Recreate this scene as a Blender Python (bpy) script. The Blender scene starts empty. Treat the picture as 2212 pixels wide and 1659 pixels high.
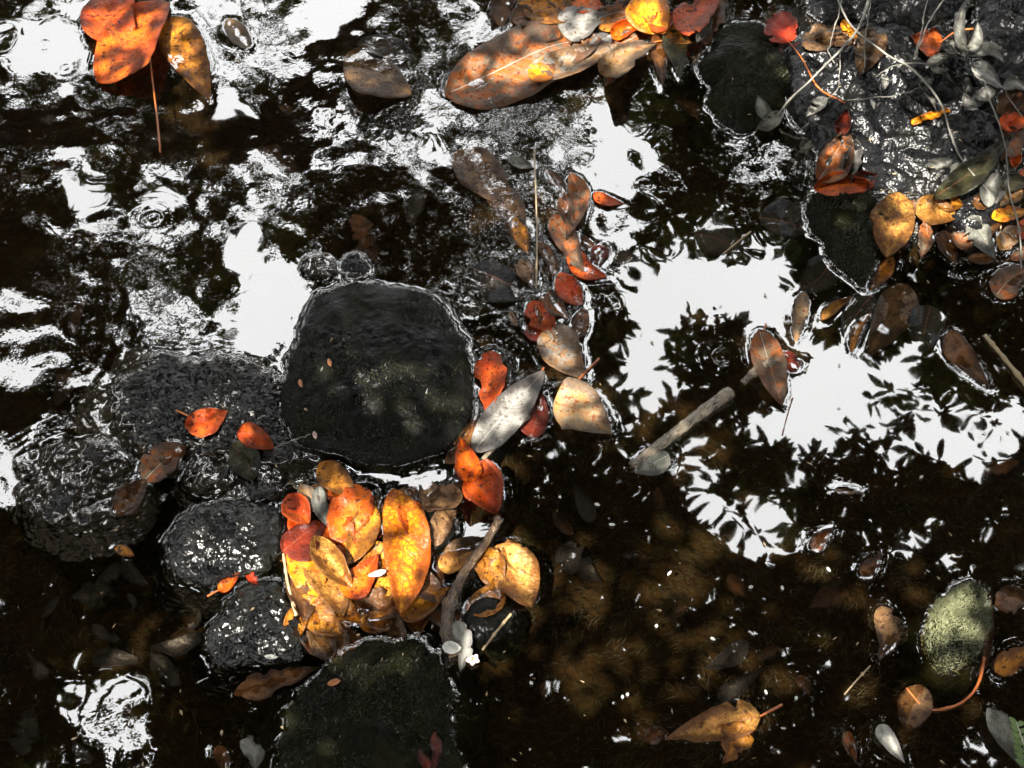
import bpy, math, random
import numpy as np

# ------------------------------------------------------------------ camera, sky, sun, exposure
scene = bpy.context.scene
col = scene.collection
R = math.radians
CAM_H, PITCH, LENS = 1.638, R(55), 50.0
FW, FH = 2212.0, 1659.0                 # the frame in which the picture was measured
FPX = FW * LENS / 36.0
cam_d = bpy.data.cameras.new('camera'); cam = bpy.data.objects.new('camera', cam_d); col.objects.link(cam)
cam.location = (0, 0, CAM_H); cam.rotation_euler = (R(90) - PITCH, 0, 0)
cam_d.lens = LENS; cam_d.sensor_width = 36; cam_d.clip_start = 0.05; cam_d.clip_end = 500
scene.camera = cam

SUN_EL, SUN_AZ = R(60), R(212)          # azimuth clockwise from +y, the side the light comes from
SUN = np.array([math.sin(SUN_AZ) * math.cos(SUN_EL), math.cos(SUN_AZ) * math.cos(SUN_EL), math.sin(SUN_EL)])
world = bpy.data.worlds.new('World'); scene.world = world; world.use_nodes = True
wn, wl = world.node_tree.nodes, world.node_tree.links
wn.clear()
w_out = wn.new('ShaderNodeOutputWorld'); w_bg = wn.new('ShaderNodeBackground'); w_sky = wn.new('ShaderNodeTexSky')
w_sky.sky_type = 'NISHITA'; w_sky.sun_disc = False; w_sky.sun_elevation = SUN_EL; w_sky.sun_rotation = SUN_AZ
w_sky.dust_density = 3.0
w_mix = wn.new('ShaderNodeMix'); w_mix.data_type = 'RGBA'; w_mix.inputs[0].default_value = 0.88
w_cl = wn.new('ShaderNodeTexNoise'); w_cl.inputs['Scale'].default_value = 2.2; w_cl.inputs['Detail'].default_value = 4
w_cr = wn.new('ShaderNodeValToRGB')
w_cr.color_ramp.elements[0].position = .3; w_cr.color_ramp.elements[0].color = (10.2, 10.2, 10.0, 1)
w_cr.color_ramp.elements[1].position = .7; w_cr.color_ramp.elements[1].color = (12.0, 12.0, 11.8, 1)
wl.new(w_cl.outputs['Fac'], w_cr.inputs[0]); wl.new(w_sky.outputs[0], w_mix.inputs[6]); wl.new(w_cr.outputs[0], w_mix.inputs[7])
wl.new(w_mix.outputs[2], w_bg.inputs['Color']); w_bg.inputs['Strength'].default_value = 0.15
wl.new(w_bg.outputs[0], w_out.inputs[0])

sun_d = bpy.data.lights.new('sun', 'SUN'); sun_o = bpy.data.objects.new('sun', sun_d); col.objects.link(sun_o)
sun_d.energy = 5.0; sun_d.angle = R(0.5); sun_d.color = (1.0, .95, .86)
sun_o.rotation_euler = (R(90) - SUN_EL, 0, math.pi - SUN_AZ)
scene.view_settings.view_transform = 'Standard'; scene.view_settings.look = 'None'
scene.view_settings.exposure = 2.12; scene.view_settings.gamma = 1.0
scene.render.engine = 'CYCLES'
scene.cycles.use_denoising = True
scene.cycles.max_bounces = 4; scene.cycles.diffuse_bounces = 2; scene.cycles.glossy_bounces = 3; scene.cycles.transparent_max_bounces = 8
scene.cycles.use_adaptive_sampling = True; scene.cycles.adaptive_threshold = .02
scene.cycles.caustics_reflective = False; scene.cycles.caustics_refractive = False
scene.cycles.sample_clamp_indirect = 4.0

rng = np.random.default_rng(11)
random.seed(5)

# ------------------------------------------------------------------ geometry of the view: frame position <-> place on the stream
CF = np.array([0, math.cos(PITCH), -math.sin(PITCH)]); CU = np.array([0, math.sin(PITCH), math.cos(PITCH)])

def W(px, py, z=0.0):
    """place on level z that is seen at a frame position (arrays welcome)"""
    px = np.asarray(px, float); py = np.asarray(py, float)
    a = (px - FW / 2) / FPX; b = (FH / 2 - py) / FPX
    dx = a; dy = CF[1] + CU[1] * b; dz = CF[2] + CU[2] * b
    t = (z - CAM_H) / dz
    return np.stack(np.broadcast_arrays(dx * t, dy * t, z + 0 * t), -1)

def PX(x, y, z):
    vx, vy, vz = np.asarray(x, float), np.asarray(y, float), np.asarray(z, float) - CAM_H
    d = vy * CF[1] + vz * CF[2]; d = np.where(d < .05, np.nan, d)
    return FW / 2 + FPX * vx / d, FH / 2 - FPX * (vy * CU[1] + vz * CU[2]) / d

# ------------------------------------------------------------------ noise
def _hash(ix, iy, s):
    n = (ix.astype(np.int64) * 374761393 + iy.astype(np.int64) * 668265263 + s * 1274126177) & 0x7fffffff
    n = ((n ^ (n >> 13)) * 1274126177) & 0x7fffffff
    return ((n ^ (n >> 16)) & 0xffff) / 65535.0
def vn(x, y, s=0):
    x = np.asarray(x, float); y = np.asarray(y, float)
    ix, iy = np.floor(x), np.floor(y); fx, fy = x - ix, y - iy
    fx = fx * fx * fx * (fx * (fx * 6 - 15) + 10); fy = fy * fy * fy * (fy * (fy * 6 - 15) + 10)
    a, b, c, d = _hash(ix, iy, s), _hash(ix + 1, iy, s), _hash(ix, iy + 1, s), _hash(ix + 1, iy + 1, s)
    return (a + (b - a) * fx) * (1 - fy) + (c + (d - c) * fx) * fy
def fbm(x, y, f=1.0, o=4, s=0, g=.5):
    v, a, n = 0, 1.0, 0
    for i in range(o):
        v = v + a * (vn(x * f + 17.3 * i, y * f - 9.1 * i, s + i) - .5); n += a; a *= g; f *= 2.03
    return v / n * 2

# ------------------------------------------------------------------ materials
MATS = {}
def nodes_of(name):
    m = bpy.data.materials.new(name); m.use_nodes = True; n = m.node_tree.nodes; n.clear()
    return m, n, m.node_tree.links
def add(n, t, **kw):
    x = n.new(t)
    for k, v in kw.items(): setattr(x, k, v)
    return x
def ramp(n, stops):
    r = n.new('ShaderNodeValToRGB'); e = r.color_ramp.elements
    while len(e) < len(stops): e.new(.5)
    for i, (p, c) in enumerate(stops):
        e[i].position = p; e[i].color = (*c, 1) if len(c) == 3 else c
    return r

def leaf_mat(key, c1, c2, spot=None, vein=(.12, .04, .01), vein_amt=.35, net=0.0, blotch=14.0, rough=.40, coat=.32, trans=.24, cov=.5):
    m, n, l = nodes_of('leaf_' + key)
    tc = add(n, 'ShaderNodeTexCoord'); oi = add(n, 'ShaderNodeObjectInfo')
    mp = add(n, 'ShaderNodeMapping'); l.new(tc.outputs['Object'], mp.inputs[0])
    cm = add(n, 'ShaderNodeCombineXYZ'); mu = add(n, 'ShaderNodeMath', operation='MULTIPLY'); mu.inputs[1].default_value = 37
    l.new(oi.outputs['Random'], mu.inputs[0]); l.new(mu.outputs[0], cm.inputs[0]); l.new(mu.outputs[0], cm.inputs[1]); l.new(cm.outputs[0], mp.inputs['Location'])
    no = add(n, 'ShaderNodeTexNoise'); no.inputs['Scale'].default_value = blotch * 2.4; no.inputs['Detail'].default_value = 9; no.inputs['Roughness'].default_value = .66
    no.inputs['Distortion'].default_value = .6
    l.new(mp.outputs[0], no.inputs[0])
    rp = ramp(n, [(cov - .08, c1), (cov + .1, c2)]); l.new(no.outputs['Fac'], rp.inputs[0])
    base = rp.outputs[0]
    # side veins, from the blade's own coordinates
    uv = add(n, 'ShaderNodeUVMap'); sp = add(n, 'ShaderNodeSeparateXYZ'); l.new(uv.outputs[0], sp.inputs[0])
    a1 = add(n, 'ShaderNodeMath', operation='SUBTRACT'); l.new(sp.outputs[0], a1.inputs[0]); a1.inputs[1].default_value = .5
    a2 = add(n, 'ShaderNodeMath', operation='ABSOLUTE'); l.new(a1.outputs[0], a2.inputs[0])
    a3 = add(n, 'ShaderNodeMath', operation='MULTIPLY_ADD'); l.new(a2.outputs[0], a3.inputs[0]); a3.inputs[1].default_value = -.42; l.new(sp.outputs[1], a3.inputs[2])
    n2 = add(n, 'ShaderNodeTexNoise'); n2.inputs['Scale'].default_value = 40; l.new(mp.outputs[0], n2.inputs[0])
    a4 = add(n, 'ShaderNodeMath', operation='MULTIPLY_ADD'); l.new(n2.outputs['Fac'], a4.inputs[0]); a4.inputs[1].default_value = .05; l.new(a3.outputs[0], a4.inputs[2])
    a5 = add(n, 'ShaderNodeMath', operation='MULTIPLY'); l.new(a4.outputs[0], a5.inputs[0]); a5.inputs[1].default_value = 12.0
    a6 = add(n, 'ShaderNodeMath', operation='FRACT'); l.new(a5.outputs[0], a6.inputs[0])
    a7 = add(n, 'ShaderNodeMath', operation='COMPARE'); l.new(a6.outputs[0], a7.inputs[0]); a7.inputs[1].default_value = .5; a7.inputs[2].default_value = .07
    vm = add(n, 'ShaderNodeMath', operation='MULTIPLY'); l.new(a7.outputs[0], vm.inputs[0]); vm.inputs[1].default_value = vein_amt
    mx = add(n, 'ShaderNodeMix', data_type='RGBA'); l.new(vm.outputs[0], mx.inputs[0]); l.new(base, mx.inputs[6]); mx.inputs[7].default_value = (*vein, 1)
    base = mx.outputs[2]
    if net:  # line network painted over the veins, imitating ripple caustics on the yellow leaf
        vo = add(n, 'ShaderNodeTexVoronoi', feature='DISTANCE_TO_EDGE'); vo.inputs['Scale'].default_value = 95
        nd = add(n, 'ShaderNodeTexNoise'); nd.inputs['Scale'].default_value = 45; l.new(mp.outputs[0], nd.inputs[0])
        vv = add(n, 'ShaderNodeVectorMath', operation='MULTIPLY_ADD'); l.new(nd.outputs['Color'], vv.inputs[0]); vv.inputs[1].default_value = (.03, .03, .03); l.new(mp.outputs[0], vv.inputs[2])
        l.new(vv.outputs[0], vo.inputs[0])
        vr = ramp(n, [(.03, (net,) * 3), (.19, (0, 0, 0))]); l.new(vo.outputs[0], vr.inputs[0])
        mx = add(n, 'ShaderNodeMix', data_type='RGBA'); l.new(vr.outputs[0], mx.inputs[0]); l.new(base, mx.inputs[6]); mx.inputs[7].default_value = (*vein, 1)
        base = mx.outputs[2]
    if spot:
        vo = add(n, 'ShaderNodeTexNoise'); vo.inputs['Scale'].default_value = 130; vo.inputs['Detail'].default_value = 3; l.new(mp.outputs[0], vo.inputs[0])
        vr = ramp(n, [(.57, (0, 0, 0)), (.64, (.9, .9, .9))]); l.new(vo.outputs['Fac'], vr.inputs[0])
        mx = add(n, 'ShaderNodeMix', data_type='RGBA'); l.new(vr.outputs[0], mx.inputs[0]); l.new(base, mx.inputs[6]); mx.inputs[7].default_value = (*spot, 1)
        base = mx.outputs[2]
    # browned margins and a large faded patch
    e1 = add(n, 'ShaderNodeMath', operation='MULTIPLY_ADD'); l.new(a2.outputs[0], e1.inputs[0]); e1.inputs[1].default_value = 2.0; l.new(sp.outputs[1], e1.inputs[2])
    nb_ = add(n, 'ShaderNodeTexNoise'); nb_.inputs['Scale'].default_value = 26; nb_.inputs['Detail'].default_value = 6; l.new(mp.outputs[0], nb_.inputs[0])
    e2 = add(n, 'ShaderNodeMath', operation='MULTIPLY_ADD'); l.new(nb_.outputs['Fac'], e2.inputs[0]); e2.inputs[1].default_value = 2.4; l.new(e1.outputs[0], e2.inputs[2])
    er = ramp(n, [(.75, (0, 0, 0)), (.90, (.8, .8, .8))]); e3 = add(n, 'ShaderNodeMath', operation='MULTIPLY'); l.new(e2.outputs[0], e3.inputs[0]); e3.inputs[1].default_value = .36; l.new(e3.outputs[0], er.inputs[0])
    mx = add(n, 'ShaderNodeMix', data_type='RGBA'); l.new(er.outputs[0], mx.inputs[0]); l.new(base, mx.inputs[6]); mx.inputs[7].default_value = (c2[0] * .35, c2[1] * .32, c2[2] * .35, 1)
    base = mx.outputs[2]
    hv = add(n, 'ShaderNodeHueSaturation'); l.new(base, hv.inputs['Color'])
    mr = add(n, 'ShaderNodeMapRange'); l.new(oi.outputs['Random'], mr.inputs[0]); mr.inputs[3].default_value = .8; mr.inputs[4].default_value = 1.18
    l.new(mr.outputs[0], hv.inputs['Value']); base = hv.outputs[0]
    b = add(n, 'ShaderNodeBsdfPrincipled'); l.new(base, b.inputs['Base Color']); b.inputs['Specular IOR Level'].default_value = .2
    rn = add(n, 'ShaderNodeMapRange'); l.new(no.outputs['Fac'], rn.inputs[0]); rn.inputs[3].default_value = rough - .1; rn.inputs[4].default_value = rough + .3
    l.new(rn.outputs[0], b.inputs['Roughness'])
    b.inputs['Coat Weight'].default_value = coat; b.inputs['Coat Roughness'].default_value = .12; b.inputs['Coat IOR'].default_value = 1.5
    n3 = add(n, 'ShaderNodeTexNoise'); n3.inputs['Scale'].default_value = 260; n3.inputs['Detail'].default_value = 4; l.new(mp.outputs[0], n3.inputs[0])
    n4 = add(n, 'ShaderNodeTexNoise'); n4.inputs['Scale'].default_value = 45; n4.inputs['Detail'].default_value = 3; l.new(mp.outputs[0], n4.inputs[0])
    ad = add(n, 'ShaderNodeMath', operation='MULTIPLY_ADD'); l.new(n4.outputs['Fac'], ad.inputs[0]); ad.inputs[1].default_value = 3.0; l.new(n3.outputs['Fac'], ad.inputs[2])
    ad2 = add(n, 'ShaderNodeMath', operation='MULTIPLY_ADD'); l.new(a7.outputs[0], ad2.inputs[0]); ad2.inputs[1].default_value = -.5; l.new(ad.outputs[0], ad2.inputs[2])
    bp = add(n, 'ShaderNodeBump'); bp.inputs['Strength'].default_value = .8; bp.inputs['Distance'].default_value = .0022; l.new(ad2.outputs[0], bp.inputs['Height'])
    l.new(bp.outputs[0], b.inputs['Normal']); l.new(bp.outputs[0], b.inputs['Coat Normal'])
    tr = add(n, 'ShaderNodeBsdfTranslucent'); l.new(base, tr.inputs[0])
    ms = add(n, 'ShaderNodeMixShader'); ms.inputs[0].default_value = trans; l.new(b.outputs[0], ms.inputs[1]); l.new(tr.outputs[0], ms.inputs[2])
    o = add(n, 'ShaderNodeOutputMaterial'); l.new(ms.outputs[0], o.inputs[0])
    MATS[key] = m

leaf_mat('orange', (.74, .15, .004), (.58, .075, .004), spot=(.05, .015, .004), vein=(.85, .34, .04), vein_amt=.3)
leaf_mat('redorange', (.55, .050, .005), (.62, .10, .006), spot=(.06, .01, .004), vein=(.85, .25, .03), vein_amt=.4)
leaf_mat('red', (.60, .045, .008), (.42, .03, .006), vein=(.2, .02, .005), vein_amt=.5)
leaf_mat('yellow', (.80, .34, .006), (.70, .15, .005), vein=(.30, .06, .008), vein_amt=.55, net=.75)  # net puts dark ripple caustic lines into the colour
leaf_mat('yellowplain', (.85, .42, .012), (.80, .22, .01), spot=(.25, .05, .01), vein=(.5, .14, .01), vein_amt=.35)
leaf_mat('amber', (.54, .21, .014), (.24, .085, .010), spot=(.05, .02, .006), vein=(.09, .035, .01), vein_amt=.5)
leaf_mat('amberlight', (.58, .30, .06), (.32, .12, .02), spot=(.10, .04, .01), vein=(.12, .05, .015), vein_amt=.45, net=.5)
leaf_mat('rust', (.34, .085, .010), (.15, .115, .075), spot=(.12, .03, .008), vein=(.3, .22, .12), vein_amt=.3, blotch=20)
leaf_mat('brown', (.17, .068, .018), (.07, .028, .009), vein=(.18, .08, .03), vein_amt=.3)
leaf_mat('brownpale', (.22, .12, .05), (.10, .05, .02), spot=(.04, .018, .008), vein=(.08, .04, .015), vein_amt=.4)
leaf_mat('sunk', (.075, .034, .011), (.035, .016, .006), vein=(.09, .045, .02), vein_amt=.3)
leaf_mat('darkred', (.20, .022, .007), (.10, .014, .006), vein=(.06, .01, .004), vein_amt=.4)
leaf_mat('grey', (.30, .285, .26), (.19, .175, .15), vein=(.40, .39, .36), vein_amt=.35, spot=(.12, .10, .08))
leaf_mat('greyspeck', (.24, .225, .20), (.30, .15, .045), spot=(.08, .05, .03), vein=(.14, .11, .08), vein_amt=.4, blotch=34)
leaf_mat('tan', (.36, .20, .07), (.28, .22, .15), spot=(.20, .05, .01), vein=(.2, .1, .04), vein_amt=.3, blotch=30)
leaf_mat('white', (.50, .49, .44), (.38, .37, .32), vein=(.68, .67, .62), vein_amt=.5)
leaf_mat('silver', (.25, .245, .21), (.13, .13, .105), vein=(.5, .49, .45), vein_amt=.25, rough=.4)
leaf_mat('olive', (.055, .05, .02), (.032, .03, .012), vein=(.09, .085, .04), vein_amt=.4)
leaf_mat('slate', (.034, .033, .034), (.018, .017, .017), vein=(.08, .075, .07), vein_amt=.4)
leaf_mat('green', (.20, .24, .10), (.26, .28, .16), vein=(.3, .32, .2), vein_amt=.4)
leaf_mat('canopy', (.045, .06, .018), (.07, .075, .022), vein=(.05, .06, .02), vein_amt=.0, coat=.0, rough=.55, trans=.12, blotch=2)

def bark_mat(key, c1, c2, scale=60, rough=.4, coat=.4, bump=.003, stretch=(1, 1, .15)):
    m, n, l = nodes_of('bark_' + key)
    tc = add(n, 'ShaderNodeTexCoord'); mp = add(n, 'ShaderNodeMapping'); l.new(tc.outputs['UV'], mp.inputs[0]); mp.inputs['Scale'].default_value = (1.6, 9, 1)
    no = add(n, 'ShaderNodeTexNoise'); no.inputs['Scale'].default_value = 4; no.inputs['Detail'].default_value = 9; no.inputs['Roughness'].default_value = .7; l.new(mp.outputs[0], no.inputs[0])
    n2 = add(n, 'ShaderNodeTexNoise'); n2.inputs['Scale'].default_value = scale; n2.inputs['Detail'].default_value = 6; l.new(tc.outputs['Object'], n2.inputs[0])
    ad = add(n, 'ShaderNodeMath', operation='MULTIPLY_ADD'); l.new(n2.outputs['Fac'], ad.inputs[0]); ad.inputs[1].default_value = .5; l.new(no.outputs['Fac'], ad.inputs[2])
    rp = ramp(n, [(.6, c1), (.9, c2)]); l.new(ad.outputs[0], rp.inputs[0])
    b = add(n, 'ShaderNodeBsdfPrincipled'); l.new(rp.outputs[0], b.inputs['Base Color']); b.inputs['Roughness'].default_value = rough
    b.inputs['Coat Weight'].default_value = coat; b.inputs['Coat Roughness'].default_value = .15
    bp = add(n, 'ShaderNodeBump'); bp.inputs['Strength'].default_value = .9; bp.inputs['Distance'].default_value = bump; l.new(ad.outputs[0], bp.inputs['Height'])
    l.new(bp.outputs[0], b.inputs['Normal']); l.new(bp.outputs[0], b.inputs['Coat Normal'])
    o = add(n, 'ShaderNodeOutputMaterial'); l.new(b.outputs[0], o.inputs[0]); MATS[key] = m
bark_mat('twigpale', (.09, .085, .07), (.30, .28, .24), coat=.1, rough=.5, bump=.0008)
bark_mat('twigbrown', (.03, .016, .007), (.40, .32, .22), coat=.8, rough=.25, bump=.0025)
bark_mat('twigwet', (.022, .010, .004), (.17, .095, .04), coat=1.0, rough=.2, bump=.0035)
bark_mat('twigtan', (.26, .18, .09), (.40, .30, .17), coat=.3, bump=.0008)
bark_mat('stalk', (.45, .13, .015), (.30, .06, .01), coat=.5, bump=.0006)
bark_mat('stalkdark', (.14, .035, .01), (.22, .06, .015), coat=.5, bump=.0006)
bark_mat('stalkpale', (.34, .32, .27), (.45, .43, .38), coat=.3, bump=.0006)
bark_mat('trunk', (.045, .035, .025), (.10, .08, .06), scale=9, coat=0, rough=.8, bump=.03)

def stone_mat(key, c1, c2, c3, rough=.22, bump=.006, fine=330, mid=60, spec=.6, mossy=.5, finew=.25):
    m, n, l = nodes_of('stone_' + key)
    tc = add(n, 'ShaderNodeTexCoord')
    no = add(n, 'ShaderNodeTexNoise'); no.inputs['Scale'].default_value = 16; no.inputs['Detail'].default_value = 10; no.inputs['Roughness'].default_value = .65; l.new(tc.outputs['Object'], no.inputs[0])
    rp = ramp(n, [(.36, c1), (.5, c2), (.66, c3)]); l.new(no.outputs['Fac'], rp.inputs[0])
    f1 = add(n, 'ShaderNodeTexNoise'); f1.inputs['Scale'].default_value = fine; f1.inputs['Detail'].default_value = 5; f1.inputs['Roughness'].default_value = .6; l.new(tc.outputs['Object'], f1.inputs[0])
    f2 = add(n, 'ShaderNodeTexNoise'); f2.inputs['Scale'].default_value = mid; f2.inputs['Detail'].default_value = 1.6; l.new(tc.outputs['Object'], f2.inputs[0])
    vo = add(n, 'ShaderNodeTexVoronoi'); vo.inputs['Scale'].default_value = fine * .35; l.new(tc.outputs['Object'], vo.inputs[0])
    a = add(n, 'ShaderNodeMath', operation='MULTIPLY_ADD'); l.new(f2.outputs['Fac'], a.inputs[0]); a.inputs[1].default_value = 2.2; fw = add(n, 'ShaderNodeMath', operation='MULTIPLY'); l.new(f1.outputs['Fac'], fw.inputs[0]); fw.inputs[1].default_value = finew; l.new(fw.outputs[0], a.inputs[2])
    a2 = add(n, 'ShaderNodeMath', operation='MULTIPLY_ADD'); l.new(vo.outputs['Distance'], a2.inputs[0]); a2.inputs[1].default_value = .8; l.new(a.outputs[0], a2.inputs[2])
    b = add(n, 'ShaderNodeBsdfPrincipled'); l.new(rp.outputs[0], b.inputs['Base Color'])
    mr = add(n, 'ShaderNodeMapRange'); l.new(no.outputs['Fac'], mr.inputs[0]); mr.inputs[1].default_value = .35; mr.inputs[2].default_value = .65
    mr.inputs[3].default_value = rough; mr.inputs[4].default_value = rough + mossy
    l.new(mr.outputs[0], b.inputs['Roughness']); b.inputs['Specular IOR Level'].default_value = spec
    bp = add(n, 'ShaderNodeBump'); bp.inputs['Strength'].default_value = 1.0; bp.inputs['Distance'].default_value = bump; l.new(a2.outputs[0], bp.inputs['Height'])
    l.new(bp.outputs[0], b.inputs['Normal'])
    o = add(n, 'ShaderNodeOutputMaterial'); l.new(b.outputs[0], o.inputs[0]); MATS[key] = m
stone_mat('blackwet', (.003, .003, .0035), (.0035, .0035, .0025), (.007, .007, .002), rough=.20, bump=.0017, fine=200, mid=95, mossy=.6, spec=.14)
stone_mat('mossydark', (.006, .006, .005), (.008, .008, .003), (.012, .012, .004), rough=.24, bump=.0018, mid=125, fine=200, spec=.07, mossy=.45)
stone_mat('lumpy', (.0025, .0025, .0025), (.003, .003, .0025), (.005, .005, .0025), rough=.20, bump=.0019, fine=200, mid=125, mossy=.06, spec=.46, finew=.15)
stone_mat('greyrock', (.003, .003, .0035), (.005, .005, .0055), (.005, .0045, .0025), rough=.22, bump=.0019, fine=200, mid=115, spec=.36, mossy=.15, finew=.25)
stone_mat('bed', (.006, .004, .0015), (.018, .0105, .0032), (.013, .0115, .0036), rough=.75, bump=.008, fine=240, spec=.1)

def plain(key, c, rough=.5, coat=0, trans=0, var=.25):
    m, n, l = nodes_of(key)
    tc = add(n, 'ShaderNodeTexCoord'); no = add(n, 'ShaderNodeTexNoise'); no.inputs['Scale'].default_value = 55; no.inputs['Detail'].default_value = 5; l.new(tc.outputs['Object'], no.inputs[0])
    rp = ramp(n, [(.3, tuple(x * (1 - var) for x in c)), (.7, tuple(x * (1 + var) for x in c))]); l.new(no.outputs['Fac'], rp.inputs[0])
    b = add(n, 'ShaderNodeBsdfPrincipled'); l.new(rp.outputs[0], b.inputs['Base Color']); b.inputs['Roughness'].default_value = rough; b.inputs['Coat Weight'].default_value = coat
    sh = b.outputs[0]
    if trans:
        tr = add(n, 'ShaderNodeBsdfTranslucent'); l.new(rp.outputs[0], tr.inputs[0]); ms = add(n, 'ShaderNodeMixShader'); ms.inputs[0].default_value = trans
        l.new(sh, ms.inputs[1]); l.new(tr.outputs[0], ms.inputs[2]); sh = ms.outputs[0]
    o = add(n, 'ShaderNodeOutputMaterial'); l.new(sh, o.inputs[0]); MATS[key] = m
plain('petalwhite', (.72, .71, .66), trans=.2)
plain('petalpink', (.68, .50, .46), trans=.2)
plain('seedorange', (.42, .16, .05), coat=.3)
plain('mosspale', (.10, .105, .055), rough=.45, var=.4)
plain('mossdark', (.018, .018, .005), rough=.5, var=.4)
plain('algae', (.021, .019, .0055), rough=.8, var=.5)
plain('fernleaf', (.16, .24, .08), trans=.2)

# water: Fresnel mirror over a clear, faintly brown body, so that what lies under it is lit and seen through it
m, n, l = nodes_of('stream_water')
tc = add(n, 'ShaderNodeTexCoord')
w1 = add(n, 'ShaderNodeTexNoise'); w1.inputs['Scale'].default_value = 75; w1.inputs['Detail'].default_value = 2; l.new(tc.outputs['Object'], w1.inputs[0])
at = add(n, 'ShaderNodeAttribute'); at.attribute_name = 'chop'
mm = add(n, 'ShaderNodeMath', operation='MULTIPLY'); l.new(w1.outputs['Fac'], mm.inputs[0]); l.new(at.outputs['Fac'], mm.inputs[1])
bp = add(n, 'ShaderNodeBump'); bp.inputs['Strength'].default_value = 1; bp.inputs['Distance'].default_value = .00025; l.new(mm.outputs[0], bp.inputs['Height'])
fr = add(n, 'ShaderNodeFresnel'); ge = add(n, 'ShaderNodeNewGeometry'); io = add(n, 'ShaderNodeMapRange'); l.new(ge.outputs['Backfacing'], io.inputs[0]); io.inputs[3].default_value = 2.3; io.inputs[4].default_value = 1 / 2.3; l.new(io.outputs[0], fr.inputs['IOR']); l.new(bp.outputs[0], fr.inputs['Normal'])
gl = add(n, 'ShaderNodeBsdfGlossy'); gl.inputs['Roughness'].default_value = .015; l.new(bp.outputs[0], gl.inputs['Normal'])
tp = add(n, 'ShaderNodeBsdfTransparent'); tp.inputs[0].default_value = (.86, .78, .66, 1)
ms = add(n, 'ShaderNodeMixShader'); l.new(fr.outputs[0], ms.inputs[0]); l.new(tp.outputs[0], ms.inputs[1]); l.new(gl.outputs[0], ms.inputs[2])
o = add(n, 'ShaderNodeOutputMaterial'); l.new(ms.outputs[0], o.inputs[0]); MATS['water'] = m

# ------------------------------------------------------------------ object helpers
def mesh_obj(name, verts, faces, mat, parent=None, uvs=None, smooth=True, loc=None):
    me = bpy.data.meshes.new(name)
    verts = np.asarray(verts, float)
    if loc is not None: verts = verts - np.asarray(loc)
    if isinstance(faces, np.ndarray):
        k = faces.shape[1]
        me.vertices.add(len(verts)); me.vertices.foreach_set('co', verts.astype(np.float32).ravel())
        me.loops.add(faces.size); me.loops.foreach_set('vertex_index', faces.astype(np.int32).ravel())
        me.polygons.add(len(faces)); me.polygons.foreach_set('loop_start', np.arange(0, faces.size, k, dtype=np.int32))
        me.update(calc_edges=True)
    else:
        me.from_pydata([tuple(v) for v in verts], [], [tuple(f) for f in faces])
    if smooth: me.polygons.foreach_set('use_smooth', np.ones(len(me.polygons), bool))
    if uvs is not None:
        ul = me.uv_layers.new(name='UVMap'); li = np.zeros(len(me.loops), np.int32); me.loops.foreach_get('vertex_index', li)
        ul.data.foreach_set('uv', np.asarray(uvs, np.float32)[li].ravel())
    me.materials.append(MATS[mat]); me.update()
    ob = bpy.data.objects.new(name, me); col.objects.link(ob)
    if parent is not None: ob.parent = parent
    if loc is not None: ob.location = tuple(loc) if parent is None else (0, 0, 0)
    return ob
def tag(o, label=None, cat=None, group=None, kind=None):
    if label: o['label'] = label
    if cat: o['category'] = cat
    if group: o['group'] = group
    if kind: o['kind'] = kind
    return o
def grid_faces(nu, nv):
    i = np.arange((nu - 1)); j = np.arange(nv - 1); I, J = np.meshgrid(i, j, indexing='ij')
    a = (I * nv + J).ravel()
    return np.stack([a, a + nv, a + nv + 1, a + 1], 1)
def tube(pts, rad, sides=7, rough=0.0, seed=0, cap=True):
    """verts, faces, uv of a tapering round rod along world points"""
    pts = np.asarray(pts, float); nseg = len(pts); rad = np.broadcast_to(np.asarray(rad, float), (nseg,))
    tg = np.gradient(pts, axis=0); tg /= np.linalg.norm(tg, axis=1)[:, None] + 1e-9
    up = np.tile([0.0, 0.0, 1.0], (nseg, 1)); up[np.abs(tg[:, 2]) > .9] = (1.0, 0, 0)
    s = np.cross(tg, up); s /= np.linalg.norm(s, axis=1)[:, None] + 1e-9; q = np.cross(s, tg)
    th = np.linspace(0, 2 * math.pi, sides, endpoint=False)
    r = rad[:, None] * (1 + rough * (np.random.default_rng(seed).random((nseg, sides)) - .5))
    V = pts[:, None] + r[..., None] * (np.cos(th)[None, :, None] * s[:, None] + np.sin(th)[None, :, None] * q[:, None])
    uv = np.stack(np.broadcast_arrays(np.linspace(0, 1, nseg)[:, None] * 3, th[None] / 6.283), -1)
    F = []
    for i in range(nseg - 1):
        for j in range(sides):
            k = (j + 1) % sides
            F.append((i * sides + j, i * sides + k, (i + 1) * sides + k, (i + 1) * sides + j))
    V = V.reshape(-1, 3); uv = uv.reshape(-1, 2)
    if cap:
        F.append(tuple(range(sides))[::-1]); F.append(tuple((nseg - 1) * sides + j for j in range(sides)))
    return V, F, uv
def spline(pts, n):
    """smooth curve through control points (Catmull-Rom), any dimension"""
    p = np.asarray(pts, float)
    if len(p) == 2: return p[0] + (p[1] - p[0]) * np.linspace(0, 1, n)[:, None]
    p = np.vstack([2 * p[0] - p[1], p, 2 * p[-1] - p[-2]]); out = []
    for t in np.linspace(0, len(p) - 3 - 1e-6, n):
        i = int(t); f = t - i; a, b, c, d = p[i:i + 4]
        out.append(.5 * (2 * b + (c - a) * f + (2 * a - 5 * b + 4 * c - d) * f * f + (3 * b - a - 3 * c + d) * f ** 3))
    return np.array(out)

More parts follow.
